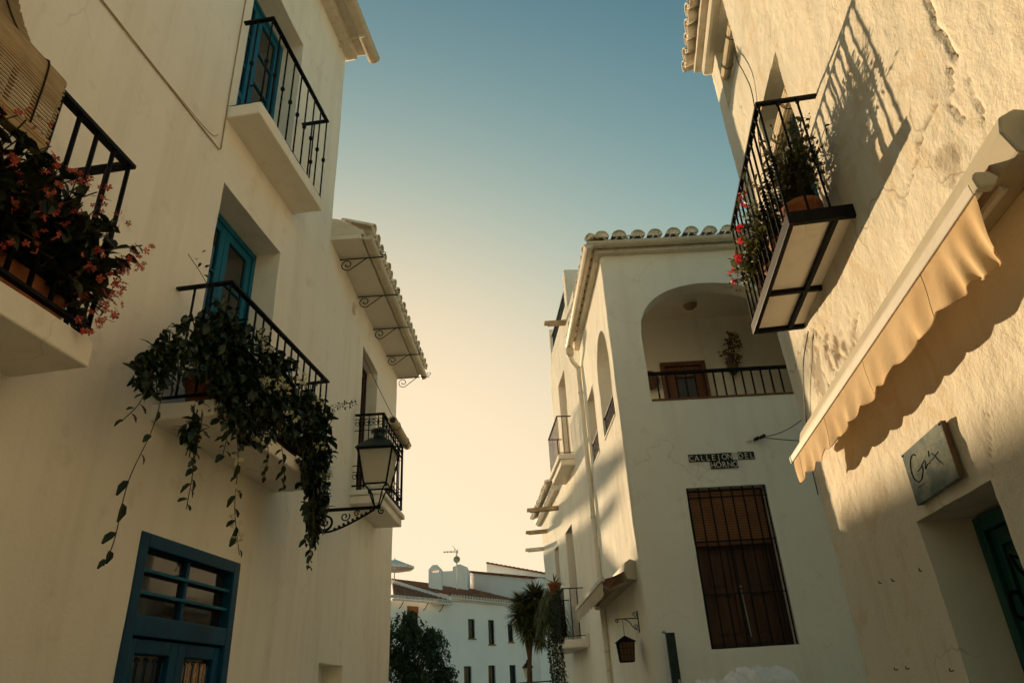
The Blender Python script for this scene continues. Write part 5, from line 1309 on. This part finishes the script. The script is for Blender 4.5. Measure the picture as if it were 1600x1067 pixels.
trailing(hp, C2, [(2.35, 3.5, 1.2, 0.48), (2.52, 3.5, 1.9, 0.50), (1.98, 3.45, 1.3, 0.46), (2.10, 3.45, 1.5, 0.47), (2.9, 3.4, 1.4, 0.46), (3.15, 3.4, 1.7, 0.46)], 'leaf_vine')
bp = thing('weeping_fern', C2.p(3.5, 3.2, 0.4), 'bushy weeping plant on the balcony end beside the yucca', 'plant')
pot_at(bp, C2.p(3.5, 2.62, 0.30), 0.25, 0.15)
q = MB()
for k in range(900):
    a = random.uniform(0, 6.28); r = random.uniform(0.03, 0.38); c = C2.V(3.55, 3.40, 0.42) + Vector((r * math.cos(a), r * math.sin(a), 0.22 - r * r * 5 + random.uniform(-0.32, 0.1)))
    d_ = Vector((math.cos(a), math.sin(a), -0.9)); q.add(*leaf_pts(c, d_, up, random.uniform(0.10, 0.18), 0.022, 0.5))
q.build('foliage', 'leaf_yucca', bp, kind='stuff')
trailing(bp, C2, [(3.4, 3.1, 1.2, 0.45), (3.6, 3.1, 1.5, 0.5), (3.75, 3.1, 1.3, 0.45)], 'leaf_vine')

# yucca in the lane
yu = thing('yucca', (0.13, 17.6, 0), 'tall yucca with spiky round heads in front of the low house', 'plant')
def blade_head(c, r, n):
    q = MB(); c = Vector(c)
    for k in range(n):
        d_ = rdir(0.25); 
        q.add(*leaf_pts(c + d_ * 0.04, d_, up if abs(d_.z) < 0.9 else Vector((1, 0, 0)), r * random.uniform(0.75, 1.1), 0.042, random.uniform(0.05, 0.45), 0.3))
    return q
for (c, r, n) in (((0.22, 17.5, 3.70), 0.42, 420), ((-0.12, 17.5, 3.32), 0.42, 330), ((0.36, 17.6, 3.28), 0.42, 300), ((0.02, 17.5, 3.02), 0.36, 220), ((0.05, 17.6, 3.5), 0.40, 220), ((0.26, 17.5, 2.86), 0.34, 200), ((-0.16, 17.5, 3.62), 0.30, 150)):
    blade_head(c, r, n).build('leaf_head', 'leaf_yucca', yu)
MB().tube(smooth_path([(0.02, 17.6, 0.0), (-0.02, 17.6, 1.2), (0.0, 17.6, 2.3), (0.08, 17.55, 3.0), (0.15, 17.5, 3.7)]), [0.07] * 6 + [0.06] * 6 + [0.05] * 6 + [0.04] * 7, 8).tube(smooth_path([(0.0, 17.6, 2.4), (-0.06, 17.55, 2.9), (-0.10, 17.5, 3.35)]), 0.035, 7).build('trunk', 'bark', yu, smooth=True)
# small street lamp at the end of the lane
sl = thing('street_lamp', (-0.05, 19.4, 0), 'small dark lamp post below the yucca at the end of the lane', 'street lamp')
MB().lathe((-0.05, 19.4, 0), [(0.10, 0), (0.10, 0.3), (0.05, 0.4), (0.035, 0.5), (0.03, 1.95), (0.05, 2.0), (0.03, 2.05)], 10).build('post', 'iron', sl, smooth=True)
MB().tube([(-0.30, 19.4, 1.98), (0.85, 19.4, 1.99)], 0.014, 6).build('cross_arm', 'iron', sl)
MB().lathe((-0.05, 19.4, 2.07), [(0.07, 0), (0.12, 0.24), (0.11, 0.24)], 6).build('glass', 'lamp_glass', sl)
MB().lathe((-0.05, 19.4, 2.31), [(0.15, 0), (0.08, 0.09), (0.03, 0.13), (0.03, 0.17), (0.0, 0.19)], 6).build('roof', 'iron', sl)
# tree in the square
tr = thing('orange_tree', (-3.6, 24, 0), 'dark leafy tree in the square at the corner of the lower left house', 'tree')
q = MB(); q.tube([(-3.6, 24, 0), (-3.62, 24, 0.8), (-3.58, 24, 1.6)], [0.12, 0.10, 0.09], 8)
limbs = []
for k in range(14):
    a = 2 * math.pi * k / 14 + random.uniform(-.2, .2); r = random.uniform(0.5, 1.15); z = random.uniform(2.2, 3.9)
    tip = Vector((-3.6 + r * math.cos(a), 24 + r * math.sin(a), z)); limbs.append(tip)
    q.tube(smooth_path([(-3.58, 24, 1.5), (-3.58 + 0.4 * r * math.cos(a), 24 + 0.4 * r * math.sin(a), 1.5 + (z - 1.5) * 0.6), tip], 4), [0.05 - 0.04 * i / 8 for i in range(9)], 6)
q.build('trunk', 'bark', tr, smooth=True)
q = MB()
cl = [(Vector((-3.9, 24, 3.7)), 0.62), (Vector((-3.4, 23.8, 3.35)), 0.60), (Vector((-2.85, 24, 3.1)), 0.42), (Vector((-4.3, 24, 3.2)), 0.7), (Vector((-3.5, 24, 2.7)), 0.8), (Vector((-2.75, 23.9, 2.3)), 0.55), (Vector((-4.2, 24, 2.4)), 0.8), (Vector((-3.2, 23.7, 2.0)), 0.8), (Vector((-2.5, 24, 1.75)), 0.5), (Vector((-4.1, 23.8, 1.7)), 0.8), (Vector((-2.2, 24, 1.5)), 0.4), (Vector((-3.75, 24.1, 4.05)), 0.25)]
cl += [(t_, 0.28) for t_ in limbs]
for c, r in cl:
    for k in range(int(380 * r)):
        v = rdir() * r * (random.random() ** 0.33); p_ = c + v
        n_ = 3
        for e in range(n_): add_leaf(q, p_ + rdir() * 0.06, random.uniform(0.09, 0.15), 0.055, -0.2)
q.build('crown', 'leaf_tree', tr)

# ================================================================== things on and by the right house
# big awning
bw = thing('shop_awning', Rw.p(3.5, 2.7, 0.3), 'half-open sand-coloured awning with scalloped valance on the right wall', 'awning')
bS0, bS1, oF, zF = 2.31, 5.82, 0.215, 3.235
MB().extrude(Rw.p, [(0.0, 3.26), (0.0, 3.46), (0.06, 3.48), (0.12, 3.45), (0.14, 3.38), (0.11, 3.28)], 2.24, 5.86).build('cassette', 'alu_grey', bw, bevel=0.01)
rows = []
for j in range(7):
    f = j / 6; rows.append([Rw.p(bS0 + 0.08 + (bS1 - bS0 - 0.12) * k / 60, 3.36 + (zF - 3.36) * f - 0.012 * math.sin(math.pi * f), 0.12 + (oF - 0.12) * f) for k in range(61)])
MB().grid(rows).build('fabric', 'canvas_brown', bw, smooth=True)
MB().extrude(Rw.p, [(oF - 0.01, zF - 0.032), (oF + 0.028, zF - 0.032), (oF + 0.032, zF + 0.014), (oF + 0.018, zF + 0.032), (oF - 0.01, zF + 0.026)], bS0 + 0.05, bS1).build('front_bar', 'alu_white', bw, bevel=0.006)
MB().extrude(Rw.p, [(oF - 0.03, zF - 0.036), (oF + 0.031, zF - 0.036), (oF + 0.035, zF + 0.016), (oF + 0.018, zF + 0.036), (oF - 0.03, zF + 0.030), (oF - 0.055, zF + 0.0)], bS0 + 0.005, bS0 + 0.049).build('end_cap', 'alu_grey', bw, bevel=0.008)
MB().extrude(Rw.p, [(oF - 0.03, zF - 0.036), (oF + 0.031, zF - 0.036), (oF + 0.035, zF + 0.016), (oF + 0.018, zF + 0.036), (oF - 0.03, zF + 0.030), (oF - 0.055, zF + 0.0)], bS1 + 0.001, bS1 + 0.045).build('end_cap', 'alu_grey', bw, bevel=0.008)
rows = []; NK = 240; ND = 16
for j in range(ND + 1):
    f = j / ND; row = []
    for k in range(NK + 1):
        x = k / NK; s = bS0 + 0.06 + (bS1 - bS0 - 0.07) * x
        drop = 0.235 - 0.035 * x + 0.03 * math.exp(-((x - 0.04) / 0.06) ** 2)
        sc_ = 0.032 * abs(math.sin(x * 12 * math.pi + 0.4)) ** 0.8
        fold = 0.010 * math.sin(x * 33 + 2.5 * f) * f + 0.006 * f * math.sin(x * 91 + 1.3) + 0.020 * f * math.exp(-(x / 0.10) ** 2) * math.sin(x * 150 + f * 1.5) - 0.02 * f * f * math.exp(-(x / 0.12) ** 2)
        row.append(Rw.p(s + 0.012 * f * math.sin(x * 40), zF - 0.030 - f * (drop - 0.03 + sc_), oF + 0.018 + fold))
    rows.append(row)
va_ = MB().grid(rows).build('valance', 'canvas', bw, smooth=True)
MB().tube(rows[-1], 0.0035, 5).build('hem', 'canvas', va_)
for k in (40, 104, 168, 226): MB().tube([rows[j][k] for j in range(ND + 1)], 0.0016, 4).build('seam', 'canvas_brown', va_)
for s, sg_ in ((2.44, 1), (5.60, -1)):
    MB().tube([Rw.p(s, 3.27, 0.08), Rw.p(s + 0.55 * sg_, 3.235, 0.135)], 0.020, 8).tube([Rw.p(s + 0.55 * sg_, 3.235, 0.135), Rw.p(s + 0.02 * sg_, 3.205, 0.20)], 0.016, 8).lathe(Rw.p(s + 0.55 * sg_, 3.205, 0.135), [(0.024, 0), (0.024, 0.055)], 10).build('arm', 'alu_white', bw)
# painted board with lettering
sb = thing('painted_sign', Rw.p(3.94, 2.46, 0.0), 'square-cornered grey-green painted board with looping script above the green door', 'sign')
PS0, PS1, PZ0, PZ1 = 4.22, 3.645, 2.455, 2.745
MB().box(Rw.p, PS1, PS0, PZ0, PZ1, 0.012, 0.040).build('board', 'sign_paint', sb, bevel=0.003)
MB().box(Rw.p, PS1 - 0.004, PS1 - 0.0005, PZ0, PZ1, 0.012, 0.039).build('edge', 'sign_edge', sb)
def uv(u, v, o=0.0415): return Rw.p(PS0 + (PS1 - PS0) * u, PZ1 + (PZ0 - PZ1) * v, o)
for st, r in (([(0.32, 0.20), (0.27, 0.15), (0.20, 0.18), (0.15, 0.27), (0.12, 0.40), (0.13, 0.54), (0.20, 0.64), (0.29, 0.64), (0.36, 0.55), (0.39, 0.49), (0.39, 0.45)], 0.0029),
              ([(0.26, 0.47), (0.35, 0.45), (0.46, 0.39), (0.48, 0.43), (0.44, 0.53), (0.52, 0.48), (0.58, 0.50)], 0.0022),
              ([(0.61, 0.29), (0.60, 0.34), (0.59, 0.39)], 0.0022), ([(0.56, 0.47), (0.66, 0.46), (0.73, 0.44), (0.80, 0.42)], 0.0018),
              ([(0.66, 0.37), (0.71, 0.45), (0.75, 0.56), (0.82, 0.66)], 0.0020), ([(0.15, 0.73), (0.25, 0.73), (0.35, 0.73)], 0.0014)):
    MB().tube(smooth_path([uv(u, v) for u, v in st], 6), r, 5).build('script_stroke', 'ink', sb)
for u, v in ((0.02, 0.03), (0.97, 0.04)):
    MB().tube([uv(u, v, 0.0), uv(u, v, 0.046)], 0.006, 8).build('nail', 'iron', sb)
# nails and hooks left in the lower wall
for k, (s, z) in enumerate(((4.52, 2.15), (5.25, 2.18), (5.00, 2.16), (5.40, 1.66), (5.18, 1.66), (4.51, 1.63))):
    lab = ('bent nail in the wall left of the green door, just below its lintel', 'bent nail in the middle of the plain right wall, left one of the upper pair', 'bent nail in the middle of the plain right wall, right one of the upper pair',
           'bent nail low on the right wall, leftmost of the bottom three', 'bent nail low on the right wall, middle of the bottom three', 'bent nail low on the right wall close to the door reveal')[k]
    MB().tube(smooth_path([Rw.p(s, z, -0.005), Rw.p(s, z - 0.003, 0.012), Rw.p(s - 0.006, z + 0.004, 0.018), Rw.p(s - 0.008, z + 0.013, 0.017)]), 0.0032, 5).build('bent_nail', 'iron', None, **T(lab, 'nail', 'nails left in the right wall'))
# rolled blinds in the two openings
rolled_blind('rolled_blind', Rw, 5.30, 5.94, 7.62, -0.05, 0.055, 'rolled pale slat blind in the upper right window under the eave')
rolled_blind('rolled_blind', Rw, 4.42, 5.10, 5.80, -0.06, 0.060, 'rolled pale slat blind in the doorway above the right-hand balcony')
# pots on the right balcony
def potted(label, s, o_, h, r, leaf, n, spread, fl_mat=None, flowers=(), lean=0.0, zb=4.29):
    t_ = thing('flower_pot', Rw.p(s, zb, o_), label, 'plant', 'flower pots on the right balcony')
    pot_at(t_, Rw.p(s, zb, o_), h, r)
    MB().lathe(Rw.p(s, zb + h - 0.02, o_), [(r * 0.92, 0), (r * 0.92, 0.008)], 14).build('soil', 'earth', t_)
    lf_ = MB(); st_ = MB(); f_ = MB()
    for k in range(n):
        root = Rw.V(s, zb + h, o_) + Vector((random.gauss(0, r * .3), random.gauss(0, r * .3), 0))
        tip = root + Rw.T * random.gauss(0, spread[0]) + Rw.Nn * (random.gauss(0, spread[1]) + lean) + Vector((0, 0, random.uniform(0.25, 1.0) * spread[2]))
        pts = smooth_path([root, root.lerp(tip, 0.55) + Vector((0, 0, 0.05)), tip], 3); st_.tube(pts, 0.0025, 4)
        for e in range(9):
            q_ = pts[min(len(pts) - 1, int(random.uniform(0.2, 1.0) * len(pts)))]
            add_leaf(lf_, q_ + rdir() * 0.02, random.uniform(0.03, 0.055), random.uniform(0.014, 0.026))
    for (fs, fz, fo) in flowers:
        st_.tube(smooth_path([Rw.V(s, zb + h, o_), Rw.V((s + fs) / 2, (zb + h + fz) / 2 + 0.05, (o_ + fo) / 2 + 0.05), Rw.V(fs, fz, fo)], 4), 0.0025, 4)
        for e in range(9): add_flower(f_, Rw.V(fs, fz, fo) + rdir() * 0.024, 0.018)
        for e in range(10): add_leaf(lf_, Rw.V(fs, fz - 0.03, fo) + rdir() * 0.05, 0.035, 0.024)
    lf_.build('foliage', leaf, t_, kind='stuff'); st_.build('stems', 'stem', t_, kind='stuff')
    if flowers: f_.build('flowers', fl_mat, t_, kind='stuff')
potted('big terracotta pot with a twiggy bush at the near end of the right balcony', 4.14, 0.22, 0.19, 0.125, 'leaf_dry', 210, (0.17, 0.09, 0.50))
potted('terracotta pot with pink-red geranium leaning out in the middle of the right balcony', 4.52, 0.27, 0.18, 0.095, 'leaf_geranium', 80, (0.10, 0.06, 0.30), 'petal_red', [(4.42, 4.86, 0.50), (4.47, 4.80, 0.50), (4.62, 4.70, 0.52), (4.74, 4.66, 0.50)], 0.10)
potted('small terracotta pot with sparse geranium, second from the far end of the right balcony', 4.84, 0.27, 0.17, 0.09, 'leaf_geranium', 70, (0.09, 0.06, 0.28), 'petal_red', [(4.92, 4.64, 0.52), (4.86, 4.60, 0.52)], 0.10)
potted('small terracotta pot with red geranium at the far end of the right balcony', 5.14, 0.27, 0.17, 0.09, 'leaf_geranium', 75, (0.09, 0.06, 0.28), 'petal_red', [(5.18, 4.66, 0.52), (5.22, 4.58, 0.52), (5.02, 4.66, 0.50)], 0.10)
# narrow teal board standing against the facade, and the sheet over something below the window
bo = thing('teal_board', (1.62, 8.85, 0), 'narrow dark teal board standing upright by the corner of the facade', 'board')
MB().box(lambda x, z, y: (x, y, z), 1.585, 1.685, 0.0, 2.21, 8.80, 8.86).build('panel', 'iron_green', bo, bevel=0.006)
MB().tube([(1.60, 8.85, 2.20), (1.56, 8.80, 2.225), (1.545, 8.79, 2.215)], 0.013, 8).build('pin', 'steel', bo)
MB().tube([(1.67, 8.79, 1.60), (1.655, 8.78, 1.72)], 0.014, 8).build('pin', 'steel', bo)
ts = thing('white_sheet', (2.05, 7.5, 0), 'crumpled white plastic sheet bundled below the barred window', 'sheet')
rows = []
for j in range(41):
    y = 7.2 + 0.75 * j / 40; row = []
    for k in range(71):
        x = 1.50 + 1.05 * k / 70; u = (x - 1.55) / 0.95
        ridge = 1.745 + 0.09 * math.exp(-((x - 2.16) / 0.22) ** 2) + 0.03 * math.exp(-((x - 2.42) / 0.08) ** 2) + 0.02 * math.exp(-((x - 1.60) / 0.06) ** 2)
        edge = min(x - 1.50, 2.55 - x, y - 7.2, 7.95 - y)
        cr = 0.16 * abs(float(vnoise(x / 0.13 + y * 2.0, y / 0.30 - x * 1.2, 131))) + 0.10 * abs(float(vnoise(x / 0.07 - y * 3.0, y / 0.16 + x * 2.0, 137))) + 0.03 * abs(float(vnoise(x / 0.025, y / 0.05, 139)))
        z = ridge - 0.12 + cr - 0.25 * ((y - 7.55) / 0.4) ** 2
        if edge < 0.06: z = max(0.02, z * max(0.0, edge / 0.06) ** 0.5) if edge > 0.004 else 0.02
        row.append((x + 0.02 * math.sin(z * 9), y, z))
    rows.append(row)
MB().grid(rows).build('sheet', 'tarp', ts)
